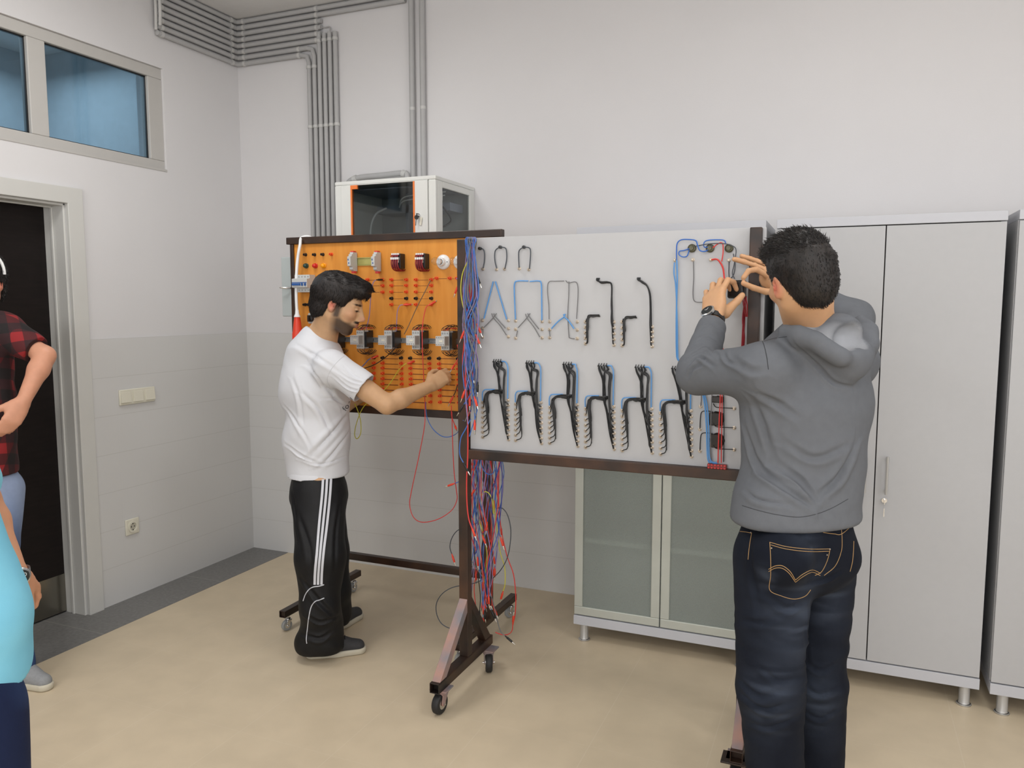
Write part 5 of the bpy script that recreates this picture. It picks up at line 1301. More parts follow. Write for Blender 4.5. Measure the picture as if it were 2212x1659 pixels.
# hoodie
g = SDF((2.78, -2.1, .90), (3.75, -1.0, 1.72), .0052)
g.cone(shL2, shR2, .07, .07, .05); g.cone(D(1752, 778, 2.24), D(1742, 880, 2.24), .112, .134, .06, (L2, 1.36)); g.cone(D(1742, 880, 2.24), D(1736, 990, 2.25), .134, .128, .06, (L2, 1.30))
g.cone(D(1736, 990, 2.25), D(1719, 1118, 2.25), .128, .127, .06, (L2, 1.24)); g.cone(nb2+UZ*.0, nb2-UZ*.05, .07, .1, .05)
g.cone(shL2+F2*.0, elL2, .072, .060, .04); g.cone(elL2, wrL2-nrm(wrL2-elL2)*.012, .058, .044, .03)
g.cone(shR2, elR2, .072, .060, .04); g.cone(elR2, wrR2-nrm(wrR2-elR2)*.03, .060, .042, .03)
g.cut(wrL2-nrm(wrL2-elL2)*.018, wrL2-elL2, .004, wrL2-.09, wrL2+.09); g.cut(wrR2-nrm(wrR2-elR2)*.03, wrR2-elR2, .004, wrR2-.09, wrR2+.09)
g.cone(D(1600, 1112, 2.2), D(1600, 1300, 2.2), .0, .0, 0) if False else None
# hem: a tilted cut, ribbed band
g.cone(D(1720, 1085, 2.24), D(1720, 1170, 2.25), .136, .142, .05, (L2, 1.25)); g.ell(D(1672, 1135, 2.17), (.085, .075, .11), .07); g.cut(V(0, 0, .970), V(0, 0, -1), .010)
# hood lying on the back
rim = [(1694, 713, 2.12), (1728, 722, 2.08), (1762, 736, 2.055), (1790, 756, 2.045), (1814, 772, 2.045), (1842, 775, 2.08), (1866, 764, 2.14), (1878, 742, 2.20), (1876, 715, 2.25), (1858, 694, 2.28)]
R_ = [D(*p) for p in rim]
for a, b in zip(R_[:-1], R_[1:]): g.cone(a, b, .016, .016, .035)
g.cone(D(1812, 735, 2.13), D(1832, 775, 2.12), .072, .052, .03, (nrm(V(.3, -1, .2)), .75)); g.cone(D(1750, 722, 2.10), D(1825, 780, 2.11), .045, .055, .03, (nrm(V(.3, -1, .2)), .8))
g.cone(D(1860, 735, 2.24), D(1850, 790, 2.20), .034, .034, .03)
cav = [(D(1768, 706, 2.085), (.062, .030, .026)), (D(1806, 724, 2.075), (.060, .036, .044)), (D(1838, 734, 2.11), (.042, .036, .042))]
for c, r in cav: g.ell(c, r, .022, None, True)
g.cone(nb2+UZ*.03, nb2+UZ*.12+F2*.02, .064, .07, .004, None, True)
P, F = g.mesh(); P = relax(P, F, 1); N = normals(P, F)
def near(P, a, b): ab = b-a; t = np.clip(((P-a)@ab)/(ab@ab), 0, 1); return np.linalg.norm(P-a-t[:, None]*ab, axis=1), t
dl, tl = near(P, elL2, wrL2); axl = nrm(wrL2-elL2); armm = np.clip((.075-dl)/.03, 0, 1)
sl = (P-elL2)@axl
rings = np.abs(np.sin(sl*58+1.3*np.sin(P[:, 0]*40)))*.5*armm*np.clip((sl+.05)/.05, 0, 1)
low = np.clip((1.32-P[:, 2])/.25, 0, 1)
P = creases(P, N, F, [([(1500, 760), (1525, 752), (1552, 768)], .007, .008), ([(1490, 785), (1512, 772), (1540, 790)], .007, .010), ([(1508, 735), (1530, 728), (1556, 742)], .006, .006), ([(1520, 708), (1538, 702), (1560, 712)], .005, .005), ([(1483, 815), (1500, 795), (1522, 785)], .007, .008), ([(1562, 758), (1572, 780), (1592, 790)], .007, .007), ([(1575, 770), (1620, 800), (1650, 800)], .012, .006),
    ([(1640, 852), (1680, 872), (1720, 900)], .012, .008), ([(1630, 870), (1650, 920), (1665, 980)], .012, .009), ([(1612, 930), (1640, 1010), (1700, 1050)], .012, .010), ([(1690, 1010), (1730, 1040), (1762, 1082)], .012, .012), ([(1640, 1020), (1700, 1060), (1755, 1095)], .010, .009), ([(1770, 1070), (1810, 1030), (1845, 960)], .012, .012), ([(1700, 960), (1760, 990), (1830, 960)], .012, .008), ([(1612, 1060), (1640, 1080), (1700, 1090)], .008, .007),
    ([(1715, 742), (1765, 790), (1800, 826), (1838, 836)], .007, .008)])
N = normals(P, F)
P = P+N*((folds(P, 31, 13, (1, 1, 1.1))*(.003+.003*low)+folds(P, 33, 30, (.8, .8, 1.4))*.0010+rings*.004*np.clip((wrL2-P)@axl/.03, 0, 1)-.004*armm)[:, None]); P = relax(P, F, 1, .4)
col = np.tile(np.array(s2l((104, 107, 112))), (len(P), 1)); w_ = np.zeros(len(P))
for c, r in cav: w_ = np.maximum(w_, np.clip(1.5-np.sqrt((((P-c)/np.array(r))**2).sum(1))*1.25, 0, 1)*2)
w_ = np.clip(w_, 0, 1)[:, None]; col = col*(1-w_)+np.array(s2l((190, 192, 196)))*w_
M_HOOD = attr_mat('grey_heather_fleece', .9, .35, 900, 0, .15)
hood = skin_obj('hoodie', P, F, M_HOOD, root, colors=col); bh = bvh_of(P, F)
M_GTH = mat('grey_seam', (62, 64, 68), .9)
stitch(bh, [(1641, 724), (1650, 745), (1656, 770), (1660, 798)], .0012, -.0002).build('shoulder_seam', M_GTH, hood)
stitch(bh, [(1650, 738), (1672, 731), (1700, 727)], .0010, -.0002).build('shoulder_seam', M_GTH, hood)
stitch(bh, [(1603, 1092), (1640, 1103), (1680, 1112), (1725, 1117), (1765, 1110), (1800, 1096), (1832, 1078)], .0011, -.0002).build('hem_seam', M_GTH, hood)
# jeans
g = SDF((2.8, -2.15, -.0), (3.70, -1.3, 1.10), .0065)
g.cone(D(1724, 1095, 2.24), D(1722, 1150, 2.24), .112, .120, .04, (L2, 1.26)); g.cone(D(1722, 1150, 2.24), D(1722, 1205, 2.24), .118, .118, .04, (L2, 1.24))
for h_, k_, a_, r0, r1, r2 in ((hL2, kL_, aL_, .110, .086, .074), (hR2, kR_, aR_, .104, .082, .072)):
    g.cone(h_, k_, r0, r1, .025); g.cone(k_, a_, r1, r2, .03)
g.ell(D(1692, 1205, 2.10), (.078, .066, .075), .04); g.ell(D(1798, 1205, 2.24), (.072, .066, .072), .04)
g.cut(V(0, 0, .985), UZ, .03)
for a_ in (aL_, aR_): g.cut(a_-UZ*.045, V(0, 0, -1), .006, a_-.2, a_+V(.2, .2, .05))
P, F = g.mesh(); P = relax(P, F, 2); N = normals(P, F)
kn = np.exp(-((P[:, 2]-.52)/.16)**2)
P = creases(P, N, F, [([(1590, 1340), (1650, 1345), (1700, 1322)], .01, .006), ([(1600, 1500), (1650, 1530), (1700, 1520)], .010, .010), ([(1598, 1470), (1640, 1505), (1690, 1490)], .009, .009), ([(1615, 1560), (1660, 1570), (1715, 1550)], .009, .008), ([(1640, 1440), (1680, 1470), (1725, 1465)], .008, .006), ([(1740, 1430), (1770, 1450), (1800, 1440)], .008, .008), ([(1738, 1480), (1770, 1500), (1805, 1488)], .008, .009), ([(1740, 1535), (1770, 1550), (1800, 1535)], .008, .008),
    ([(1660, 1290), (1700, 1315), (1738, 1300)], .010, .008), ([(1750, 1260), (1785, 1250), (1815, 1235)], .008, .008), ([(1622, 1160), (1625, 1240), (1640, 1320)], .012, .006), ([(1748, 1300), (1745, 1380), (1742, 1460)], .006, .006)])
N = normals(P, F)
P = P+N*((folds(P, 41, 12, (1, 1, 1.3))*.003+folds(P, 43, 26, (.6, .6, 1.9))*(.0008+.002*kn))[:, None]); P = relax(P, F, 1, .4)
base = np.array(s2l((16, 21, 32))); fade = np.array(s2l((62, 70, 84)))
wf = np.zeros(len(P))
for u, v, d, r in ((1722, 1335, 2.12, .075), (1735, 1165, 2.09, .04), (1785, 1290, 2.26, .05), (1665, 1515, 2.12, .06), (1655, 1250, 2.08, .03), (1760, 1520, 2.28, .05)):
    wf = np.maximum(wf, np.exp(-(np.linalg.norm((P-D(u, v, d))*V(1, 1, .7), axis=1)/r)**2))
wf = np.clip(wf*(.55+.35*folds(P, 44, 60, (.5, .5, 2)))+.10*folds(P, 45, 22), 0, 1)[:, None]
jeans = skin_obj('jeans', P, F, attr_mat('dark_denim', .85, .4, 1200, 0, .2), root, colors=base*(1-wf)+fade*wf); bj = bvh_of(P, F)
M_TH = mat('copper_thread', (176, 140, 92), .7)
z6 = lambda L: [(1500+x/2.517, 1000+y/2.517) for x, y in L]
for L in ([(410, 430), (415, 520), (415, 610), (410, 690), (470, 722), (540, 740), (600, 725), (632, 690)], [(412, 432), (500, 455), (620, 468), (738, 467)], [(416, 446), (500, 468), (620, 482), (732, 480)],
          [(738, 467), (722, 530), (692, 590), (655, 612)], [(404, 578), (440, 560), (480, 560), (520, 590), (549, 636)], [(404, 590), (440, 572), (478, 573), (515, 600), (549, 648)],
          [(549, 636), (590, 604), (640, 582), (686, 600)], [(549, 648), (592, 616), (640, 594), (684, 612)], [(700, 378), (760, 386), (800, 386), (862, 335)], [(796, 335), (802, 410), (798, 480), (765, 560), (705, 612)],
          [(312, 380), (300, 450), (292, 525)], [(862, 416), (886, 412)], [(866, 425), (864, 480), (858, 540), (846, 590)], [(248, 372), (280, 376), (312, 382)]):
    stitch(bj, z6(L), .00085, .0004).build('seam_stitching', M_TH, jeans)
b = MB()
for L in ((420, 464), (735, 468), (720, 500), (308, 380)):
    p = hit(bj, *z6([L])[0], .001)
    if p is not None: b.ball(p, .0022, 8)
b.build('rivet', M_NUT, jeans)
shoe(root, aL_*V(1, 1, 0)-F2*.07, aL_*V(1, 1, 0)+F2*.2, M_SHOE, M_SOLE); shoe(root, aR_*V(1, 1, 0)-F2*.07, aR_*V(1, 1, 0)+F2*.2, M_SHOE, M_SOLE)
# watch
wa = nrm(wrL2-elL2); wc_ = wrL2+wa*.004; side = nrm(V(-.35, -1, .1)-np.dot(V(-.35, -1, .1), wa)*wa); oth = np.cross(wa, side)
b = MB(); n = 28; vs = []
for h_ in (-.010, .010):
    for rr in (.0315, .0345):
        for k in range(n): a = 2*math.pi*k/n; vs.append(wc_+wa*h_+(side*math.cos(a)+oth*math.sin(a))*rr)
b.add(vs, [q for k in range(n) for q in ((k, (k+1) % n, 2*n+(k+1) % n, 2*n+k), (n+k, 3*n+k, 3*n+(k+1) % n, n+(k+1) % n), (k, n+k, n+(k+1) % n, (k+1) % n), (2*n+k, 2*n+(k+1) % n, 3*n+(k+1) % n, 3*n+k))])
wt = b.build('wristwatch', M_BLK, root); wt['label'] = 'black and steel wristwatch on the left wrist'
fc = nrm(side*1.0-oth*.0)
MB().lathe(wc_+side*.034, side, [(0, .021), (.002, .0235), (.009, .0235), (.011, .0205)], 26).build('watch_case', M_CHR, wt)
MB().lathe(wc_+side*.0452, side, [(0, .0190), (.0006, .0190)], 24).build('dial', mat('dial_dark', (30, 36, 38), .2), wt)
b = MB(); c_ = wc_+side*.0465; b.tube([c_, c_+wa*.009+oth*.004], .0006, 5); b.tube([c_, c_-oth*.007+wa*.002], .0006, 5); b.build('watch_hands', M_WHITE, wt)
# the black module in his hands
c = D(1592, 625, 2.605)
b = MB(); Rz = Matrix.Rotation(R(-12), 3, 'Z'); b.box(c-V(.028, .017, .030), c+V(.028, .017, .030), Rz)
mo = b.build('electronic_module', mat('matt_black_module', (18, 18, 19), .35, var=.3, scale=40), bevel=.007, bseg=3); setp(mo, 'small black module held in both hands of the man in the grey hoodie', 'electronic module')
b = MB()
for dx in (-.004, .002, .008): b.tube(spline([c+V(.02+dx, -.0, -.024), c+V(.026+dx, .0, -.05), c+V(.028+dx*.5, .03, -.09)], 5), .0020, 6)
b.build('red_leads', M_DRED, mo)

# ================================================================== person in the checked shirt by the door
def plaid():
    m, nt, b = new_mat('red_black_check'); N, L = nt.nodes, nt.links
    tc = N.new('ShaderNodeTexCoord'); sp = N.new('ShaderNodeSeparateXYZ'); mp = N.new('ShaderNodeMapping'); mp.inputs['Rotation'].default_value = (0.1, .25, .5)
    L.new(tc.outputs['Object'], mp.inputs['Vector']); L.new(mp.outputs['Vector'], sp.inputs[0])
    def band(ax, p, ph=0.0):
        s_ = math_node(nt, 'SINE', math_node(nt, 'ADD', math_node(nt, 'MULTIPLY', sp.outputs[ax], 2*math.pi/p), ph))
        return math_node(nt, 'GREATER_THAN', s_, .05)
    k = math_node(nt, 'DIVIDE', math_node(nt, 'ADD', math_node(nt, 'ADD', band(0, .075), band(2, .085, 1.0)), band(1, .09)), 3.0)
    r = N.new('ShaderNodeValToRGB'); r.color_ramp.interpolation = 'CONSTANT'
    r.color_ramp.elements[0].color = (*s2l((24, 18, 20)), 1); r.color_ramp.elements[1].position = .9; r.color_ramp.elements[1].color = (*s2l((140, 30, 34)), 1)
    e = r.color_ramp.elements.new(.5); e.color = (*s2l((78, 20, 24)), 1); e = r.color_ramp.elements.new(.2); e.color = (*s2l((46, 20, 24)), 1)
    L.new(k, r.inputs[0]); L.new(r.outputs[0], b.inputs['Base Color']); b.inputs['Roughness'].default_value = .85
    return m
fx_ = D(-45, 850, 3.2)
root = empty('person', (.30, -1.93, 0), 'person in a red and black checked shirt with hand on hip at the left edge', 'person')
F3 = V(.8, -.6, 0); R3 = V(-.6, -.8, 0); L3 = V(.6, .8, 0)
H3 = Head(D(-48, 612, 3.22), frame(R(-60), R(5), 0), 1.03); nb3 = D(-45, 688, 3.2)
s3a, s3b = D(4, 712, 3.22), D(-118, 712, 3.20); e3, w3 = D(98, 768, 3.2), D(50, 868, 3.12); e3b, w3b = D(-150, 850, 3.2), D(-140, 960, 3.1)
hp3 = D(-54, 1000, 3.22); g = SDF((-.10, -2.5, -.0), (1.1, -1.45, 1.86), .008)
H3.build(g, nb3, .055)
g.cone(s3a, s3b, .05, .05, .05); g.cone(D(-60, 740, 3.2), hp3, .085, .085, .05)
for a, b, c in ((s3a, e3, w3), (s3b, e3b, w3b)):
    g.cone(a, b, .046, .036, .03); q = b*.7+c*.3; g.cone(b, q, .037, .039, .02); g.cone(q, c, .038, .026, .02)
hand_build(g, w3, nrm(D(22, 915, 3.08)-w3), V(-1, .2, -.2), V(0, -1, .2), [(.5, .6, .3)]*4, rad=.0095)
hand_build(g, w3b, V(0, 0, -1), V(1, 0, 0), V(.6, -.8, 0), [(.2, .3, .3)]*4, rad=.0095)
k3a, k3b = D(-6, 1190, 3.22), D(-80, 1190, 3.22)
a3a, a3b = V(.395, -1.87, .09), V(.12, -2.02, .09)
for k_, a_, o in ((k3a, a3a, .08), (k3b, a3b, -.08)): g.cone(hp3+L3*o*.8, k_, .065, .048, .03); g.cone(k_, a_, .046, .036, .02)
P, F = g.mesh(); P = relax(P, F, 2, .4); skin_obj('body', P, F, M_SKIN, root, colors=skin_cols(P, H3, (206, 150, 122)))
g = SDF(H3.c-.19, H3.c+.2, .0055); hair_shell(g, H3, [((-.018, 0, .045), (.112, .092, .098)), ((.05, 0, .10), (.07, .062, .034)), ((-.06, 0, -.02), (.066, .07, .075))], line2)
P, F = g.mesh(); fl = lambda q: V(.3, 0, -.8); hair_obj(P, F, MATS['short_black_hair'], root, locks(P, normals(P, F), H3, 2500, .022, .0013, fl, 6, .4, .25))
b = MB(); cc = [H3.w(.02*math.cos(a)*0-.01+.0*a, .098*math.cos(a), .045+.098*math.sin(a)) for a in np.linspace(-.1, math.pi+.1, 24)]; b.tube(cc, .006, 8); b.build('headband', M_WHITE, root)['label'] = 'white band over the hair'
g = SDF((-.10, -2.4, .80), (.95, -1.5, 1.62), .006)
g.cone(s3a, s3b, .068, .068, .04); g.cone(D(-52, 745, 3.2), D(-50, 880, 3.2), .11, .12, .05, (L3, 1.15)); g.cone(D(-50, 880, 3.2), D(-44, 1035, 3.22), .12, .13, .05, (L3, 1.12)); g.cone(nb3, nb3-UZ*.05, .07, .09, .04)
for a, b in ((s3a, e3), (s3b, e3b)):
    q = a+(b-a)*.80; g.cone(a, q, .066, .062, .03); g.cut(q, b-a, .004, q-.11, q+.11)
g.cut(D(-38, 1026, 3.22), V(0, 0, -1), .006); g.cone(nb3+UZ*.02, nb3+UZ*.1, .064, .07, .004, None, True)
P, F = g.mesh(); P = relax(P, F, 2); N = normals(P, F); P = P+N*(folds(P, 51, 15)*.006+folds(P, 52, 34)*.002)[:, None]
sh3 = skin_obj('checked_shirt', P, F, plaid(), root)
g = SDF((-.15, -2.3, .0), (.9, -1.5, 1.02), .008)
g.cone(D(-46, 1000, 3.22), D(-46, 1040, 3.22), .10, .115, .04, (L3, 1.1))
for k_, a_, o in ((k3a, a3a, .075), (k3b, a3b, -.075)): g.cone(D(-46, 1060, 3.22)+L3*o, k_, .088, .072, .03); g.cone(k_, a_, .072, .066, .03); g.cut(a_-UZ*.05, V(0, 0, -1), .006, a_-.15, a_+V(.15, .15, .05))
P, F = g.mesh(); P = relax(P, F, 2); N = normals(P, F); P = P+N*(folds(P, 55, 16)*.005)[:, None]
wf = np.clip(.45+.6*folds(P, 56, 9, (1, 1, .5)), 0, 1)[:, None]
skin_obj('jeans', P, F, MATS.setdefault('blue_denim', attr_mat('blue_denim', .85, .3, 1000, 0, .2)), root, colors=np.array(s2l((52, 74, 116)))*(1-wf)+np.array(s2l((150, 166, 196)))*wf)
M_GSH = mat('grey_knit', (142, 144, 146), .85, var=.1, scale=120)
x_ = shoe(root, (.30, -1.865, 0), (.565, -1.855, 0), M_GSH, M_SOLE); MB().lathe((.53, -1.857, .022), (1, 0, .0), [(0, .035), (.02, .03), (.028, .02)], 18)
shoe(root, (.06, -2.0, 0), (.28, -2.15, 0), M_GSH, M_SOLE)

# ================================================================== person in the light blue shirt at the left edge
root = empty('person', (1.5, -2.85, 0), 'person in a light blue shirt and dark jeans cut off by the lower left edge', 'person')
hp4 = D(-95, 1475, 1.66); base4 = V(hp4[0], hp4[1], 0); F4 = nrm(V(.25, 1, 0)); R4 = V(F4[1], -F4[0], 0)
ch4 = base4+UZ*1.22-R4*.06-F4*.03; nb4 = base4+UZ*1.43-R4*.08-F4*.03; H4 = Head(nb4+UZ*.17+F4*.03, frame(math.atan2(F4[1], F4[0]), R(5), 0), 1.0)
s4a, s4b = nb4-UZ*.06+R4*.18, nb4-UZ*.06-R4*.18
w4 = D(31, 1238, 1.76); e4 = D(-42, 1078, 1.80); s4a = e4+nrm(s4a-e4)*.28
w4b = base4+UZ*.85-R4*.30+F4*.1; e4b = base4+UZ*1.1-R4*.33-F4*.05
lo = np.minimum(base4, nb4)-V(.5, .45, 0); hi = np.maximum(base4, nb4)+V(.5, .45, .3); lo[2] = 0; hi[2] = 1.80
g = SDF(lo, hi, .009, fz=[(.7, 1.3, .0045)])
H4.build(g, nb4, .056)
g.cone(s4a, s4b, .055, .055, .05); g.cone(nb4-UZ*.08, ch4, .08, .09, .05); g.cone(ch4, base4+UZ*.95, .09, .085, .05)
for a, b, c in ((s4a, e4, w4), (s4b, e4b, w4b)):
    g.cone(a, b, .046, .036, .03); q = b*.7+c*.3; g.cone(b, q, .037, .038, .02); g.cone(q, c, .036, .026, .02)
hand_build(g, w4, nrm(D(46, 1385, 1.78)-w4), V(-1, .1, 0), V(.1, 1, 0), [(.25, .35, .25), (.3, .4, .3), (.35, .45, .3), (.4, .5, .3)], rad=.0092)
hand_build(g, w4b, V(0, .2, -1), V(1, 0, 0), F4, [(.2, .3, .3)]*4, rad=.0095)
k4a, k4b = base4+UZ*.5+R4*.09, base4+UZ*.5-R4*.1; a4a, a4b = base4+UZ*.09+R4*.1-F4*.02, base4+UZ*.09-R4*.12
for o, k_, a_ in ((.08, k4a, a4a), (-.08, k4b, a4b)): g.cone(base4+UZ*.88+R4*o*.8, k_, .07, .05, .03); g.cone(k_, a_, .052, .038, .02)
P, F = g.mesh(); P = relax(P, F, 2, .4); skin_obj('body', P, F, M_SKIN, root, colors=skin_cols(P, H4, (196, 142, 110)))
g = SDF(H4.c-.19, H4.c+.2, .007); hair_shell(g, H4, [((-.018, 0, .045), (.112, .092, .098)), ((.05, 0, .10), (.07, .062, .034)), ((-.06, 0, -.02), (.066, .07, .075))], line2)
P, F = g.mesh(); hair_obj(P, F, MATS['black_brown_hair'], root, locks(P, normals(P, F), H4, 1200, .022, .0015, fl, 7, .4, .25))
g = SDF(lo, hi-V(0, 0, .15), .006)
g.cone(s4a, s4b, .066, .066, .04); g.cone(nb4-UZ*.09, ch4, .10, .125, .05, (R4, 1.3)); g.cone(ch4, D(-95, 1340, 1.64), .125, .13, .05, (R4, 1.1)); g.cone(D(-95, 1340, 1.64), D(-98, 1440, 1.66), .132, .125, .05, (R4, 1.05)); g.cone(nb4, nb4-UZ*.05, .07, .09, .04)
for a, b in ((s4a, e4), (s4b, e4b)):
    q = a+(b-a)*.75; g.cone(a, q, .064, .062, .03); g.cut(q, b-a, .004, q-.11, q+.11)
g.cone(D(-98, 1440, 1.66), D(-100, 1560, 1.68), .136, .152, .03, (R4, 1.06)); g.cut(D(-10, 1505, 1.60), V(-.35, .0, -1), .008, lo, V(hi[0], hi[1], 1.05)); g.cone(nb4+UZ*.02, nb4+UZ*.1, .064, .07, .004, None, True)
P, F = g.mesh(); P = relax(P, F, 2); N = normals(P, F); P = P+N*(folds(P, 61, 12)*.006+folds(P, 62, 30)*.0015)[:, None]
skin_obj('light_blue_shirt', P, F, mat('light_blue_cotton', (134, 206, 230), .85, c2=(122, 194, 222), scale=6, bump=.2, bscale=800, spec=.2), root)
g = SDF(lo, V(hi[0], hi[1], 1.05), .007)
g.cone(base4+UZ*.86, base4+UZ*.80, .10, .11, .04, (R4, 1.1))
for o, k_, a_ in ((.085, k4a, a4a), (-.085, k4b, a4b)): g.cone(base4+UZ*.76+R4*o*.8, k_, .100, .085, .03); g.cone(k_, a_, .085, .075, .03); g.cut(a_-UZ*.05, V(0, 0, -1), .006, a_-.15, a_+V(.15, .15, .05))
P, F = g.mesh(); P = relax(P, F, 2); N = normals(P, F); P = P+N*(folds(P, 65, 16)*.006)[:, None]
wf = np.clip(.1+.35*folds(P, 66, 12), 0, 1)[:, None]
skin_obj('jeans', P, F, MATS['blue_denim'], root, colors=np.array(s2l((26, 36, 66)))*(1-wf)+np.array(s2l((60, 84, 130)))*wf)
for a_ in (a4a, a4b): shoe(root, a_*V(1, 1, 0)-F4*.07, a_*V(1, 1, 0)+F4*.2, M_SHOE, M_SOLE)
wa = nrm(D(46, 1385, 1.78)-w4); wc_ = w4-wa*.0; cq = nrm(nrm(CAM-w4)+_r*.5); side = nrm(cq-np.dot(cq, wa)*wa); oth = np.cross(wa, side); b = MB(); vs = []
for h_ in (-.009, .009):
    for rr in (.0275, .0315):
        for k in range(n): a = 2*math.pi*k/n; vs.append(wc_+wa*h_+(side*math.cos(a)+oth*math.sin(a))*rr)
b.add(vs, [q for k in range(n) for q in ((k, (k+1) % n, 2*n+(k+1) % n, 2*n+k), (n+k, 3*n+k, 3*n+(k+1) % n, n+(k+1) % n), (k, n+k, n+(k+1) % n, (k+1) % n), (2*n+k, 2*n+(k+1) % n, 3*n+(k+1) % n, 3*n+k))])
wt = b.build('wristwatch', M_CHR, root); wt['label'] = 'steel wristwatch with a dark dial'
MB().lathe(wc_+side*.030, side, [(0, .017), (.002, .020), (.008, .020), (.010, .0175)], 26).build('watch_case', M_CHR, wt)
MB().lathe(wc_+side*.0402, side, [(0, .016), (.0006, .016)], 24).build('dial', MATS['dial_dark'], wt)
b = MB()
for dx, dy in ((0, .006), (-.006, -.004), (.006, -.004)): b.lathe(wc_+side*.0407+wa*dy+oth*dx, side, [(0, .0042), (.0006, .0042), (.0006, .003), (0, .003)], 16)
b.build('subdials', M_WHITE, wt)

# ================================================================== patch leads
RL = random.Random(21)
def plug(tip, back, m, parent):
    """back = where the cord enters; tip = end of the pin"""
    a, c = V(*back), V(*tip); d = nrm(c-a); L = .046
    b = MB(); b.lathe(a, d, [(-.012, .0026), (-.002, .0032), (0, .0048), (.026, .0046), (.028, .0036)], 10)
    p = b.build('plug', m, parent)
    q = MB(); q.lathe(a, d, [(.027, .0023), (.031, .0026), (.040, .0026), (.046, .0014)], 8); q.build('pin', M_PIN, p)
    return p
def lead(pts, m, label, group=None, p0=None, p1=None, r=.0021, n=6, ext=None):
    """pts world points; p0/p1 plug colours at the two ends."""
    c = spline(pts, n); b = MB(); b.tube(c, r, 6)
    o = b.build('patch_cord', m); setp(o, label, 'patch cord', group)
    if p0: d = nrm(c[0]-c[1]); plug(c[0]+d*.05, c[0]+d*.004, p0, o)
    if p1: d = nrm(c[-1]-c[-2]); plug(c[-1]+d*.05, c[-1]+d*.004, p1, o)
    return o
def Y(pts, y): return [at(p[0], p[1], y=(p[2] if len(p) > 2 else y)) for p in pts]
YC = YA-.035
S_ = lambda u, v: (u, v, YA-.022)
lead(Y([S_(825, 604), (816, 604), (806, 611), (801, 640), (798, 680), (791, 712)], YC), M_LILAC, 'lilac patch cord from the black plug left of centre down to a contactor', p0=None)
plug(at(828, 604, y=YA-.018), at(817, 604.5, y=YA-.05), M_BLK, bpy.data.objects[[o.name for o in COL.objects if o.name.startswith('patch_cord')][-1]])
lead(Y([S_(874, 658.5), (864, 660), (858.5, 672), (857, 695), (856, 715)], YC), M_LILAC, 'lilac patch cord curving down to the middle contactor of the orange board', p0=M_RED)
lead(Y([S_(930, 606), (918, 630, YA-.06), (900, 665, YA-.07), (882, 705, YA-.08), (873, 722, YA-.08)], YC), mat('taupe_wire', (112, 90, 70), .45), 'brown grey patch cord slanting across the orange board')
lead(Y([S_(928, 658.5), (920, 665), (913, 700, YA-.06), (912, 735, YA-.09), (914, 790, YA-.08), (917, 850, YA-.06), (918, 880, YA-.04), (917, 920, YA-.05), (905, 985, YA-.05), (889, 1060, YA-.05), (885, 1090, YA-.05), (893, 1117, YA-.05), (912, 1128, YA-.05), (945, 1122, YA-.05), (975, 1103, YA-.05), (987, 1080, YA-.05), (986, 1060, YA-.05), (981, 1020, YA-.05), (978, 960, YA-.05), (976, 890, YA-.04)], YC), M_RWIRE, 'red patch cord falling from the orange board into a long loop near the floor', p0=M_RED)
lead(Y([S_(804, 773.5), (796, 777), (788, 786), (779, 795)], YC), M_BLUE, 'blue patch cord with a red plug just above the arm of the man', p0=M_RED)
lead(Y([(862, 742, YA-.07), (846, 760, YA-.06), (826, 777), (806, 789), (783, 797)], YC), M_BWIRE, 'black patch cord running down left behind the arm of the man')
lead(Y([S_(882, 784.5), (873, 788), (860, 801), (844, 826), (826, 846), (800, 864), (782, 884), (770, 915), (766, 938), (771, 948), (779, 936), (779, 910), (772, 885), (766, 872)], YC), M_YEL, 'yellow patch cord looping down behind the elbow, below the orange board', p0=M_RED)
lead(Y([(919, 868), (922, 900), (934, 925), (952, 941), (968, 944), (984, 938), (994, 926, -1.0), (1001, 908, -1.19)], YC), M_BLUE, 'blue patch cord hanging in a shallow loop under the orange board')
lead(Y([(975, 876), (976, 900), (983, 920, YA-.1)], YC), M_RWIRE, 'red patch cord dangling a plug at the lower right corner of the orange board', p1=M_RED)
lead(Y([S_(986, 601), (991, 608), (990, 614), (988, 620)], YC), M_LILAC, 'short lilac patch cord dangling its plug at the right edge of the orange board', p1=M_RED)
lead(Y([(988, 832), (984, 846), (978, 858)], YC), M_BWIRE, 'black patch cord with a red plug beside the lower right sockets', p1=M_RED)
# the lead in the man's hand
lead([at(988, 745, y=-.86), at(991, 765, y=-.90), D(988, 778, 3.42), D(982, 788, 3.40)], M_RWIRE, 'red patch cord whose plug the man in the white t-shirt is holding', p1=M_RED)
# distinct ones round the middle post
yF = -1.222
lead(Y([(1016, 548), (1010, 565), (999, 592), (995.5, 625), (999, 655), (1006, 678), (1011, 695)], yF), M_YEL, 'yellow patch cord in the upper tangle on the middle post')
lead(Y([(1018, 520), (1022, 560), (1024, 580), (1030, 596)], yF-.01), M_RWIRE, 'red patch cord ending in a black plug over the top left of the white panel', p1=M_BLK)
lead(Y([(1008, 760), (1006, 830), (1010, 900), (1010.5, 980), (1008, 1040), (1009, 1090), (1013, 1122), (1020, 1142)], yF), M_RWIRE, 'bright red patch cord running straight down the front of the middle post', p1=M_RED, r=.0026)
lead(Y([(1017, 905), (1005, 928), (996, 945), (993, 965), (994, 985), (1003, 1003)], yF), M_BLUE, 'blue patch cord with a black plug crossing the middle post', p1=M_BLK)
lead(Y([(1030, 1010), (1034, 1030), (1031, 1048), (1024, 1060)], -1.0), M_LILAC, 'patch cord with a large red plug pointing down left over the middle post', p1=M_RED)
lead(Y([(996, 1038), (988, 1042), (980, 1045)], -.9), M_BLUE, 'short blue patch cord poking a red plug out left of the middle post', p1=M_RED)
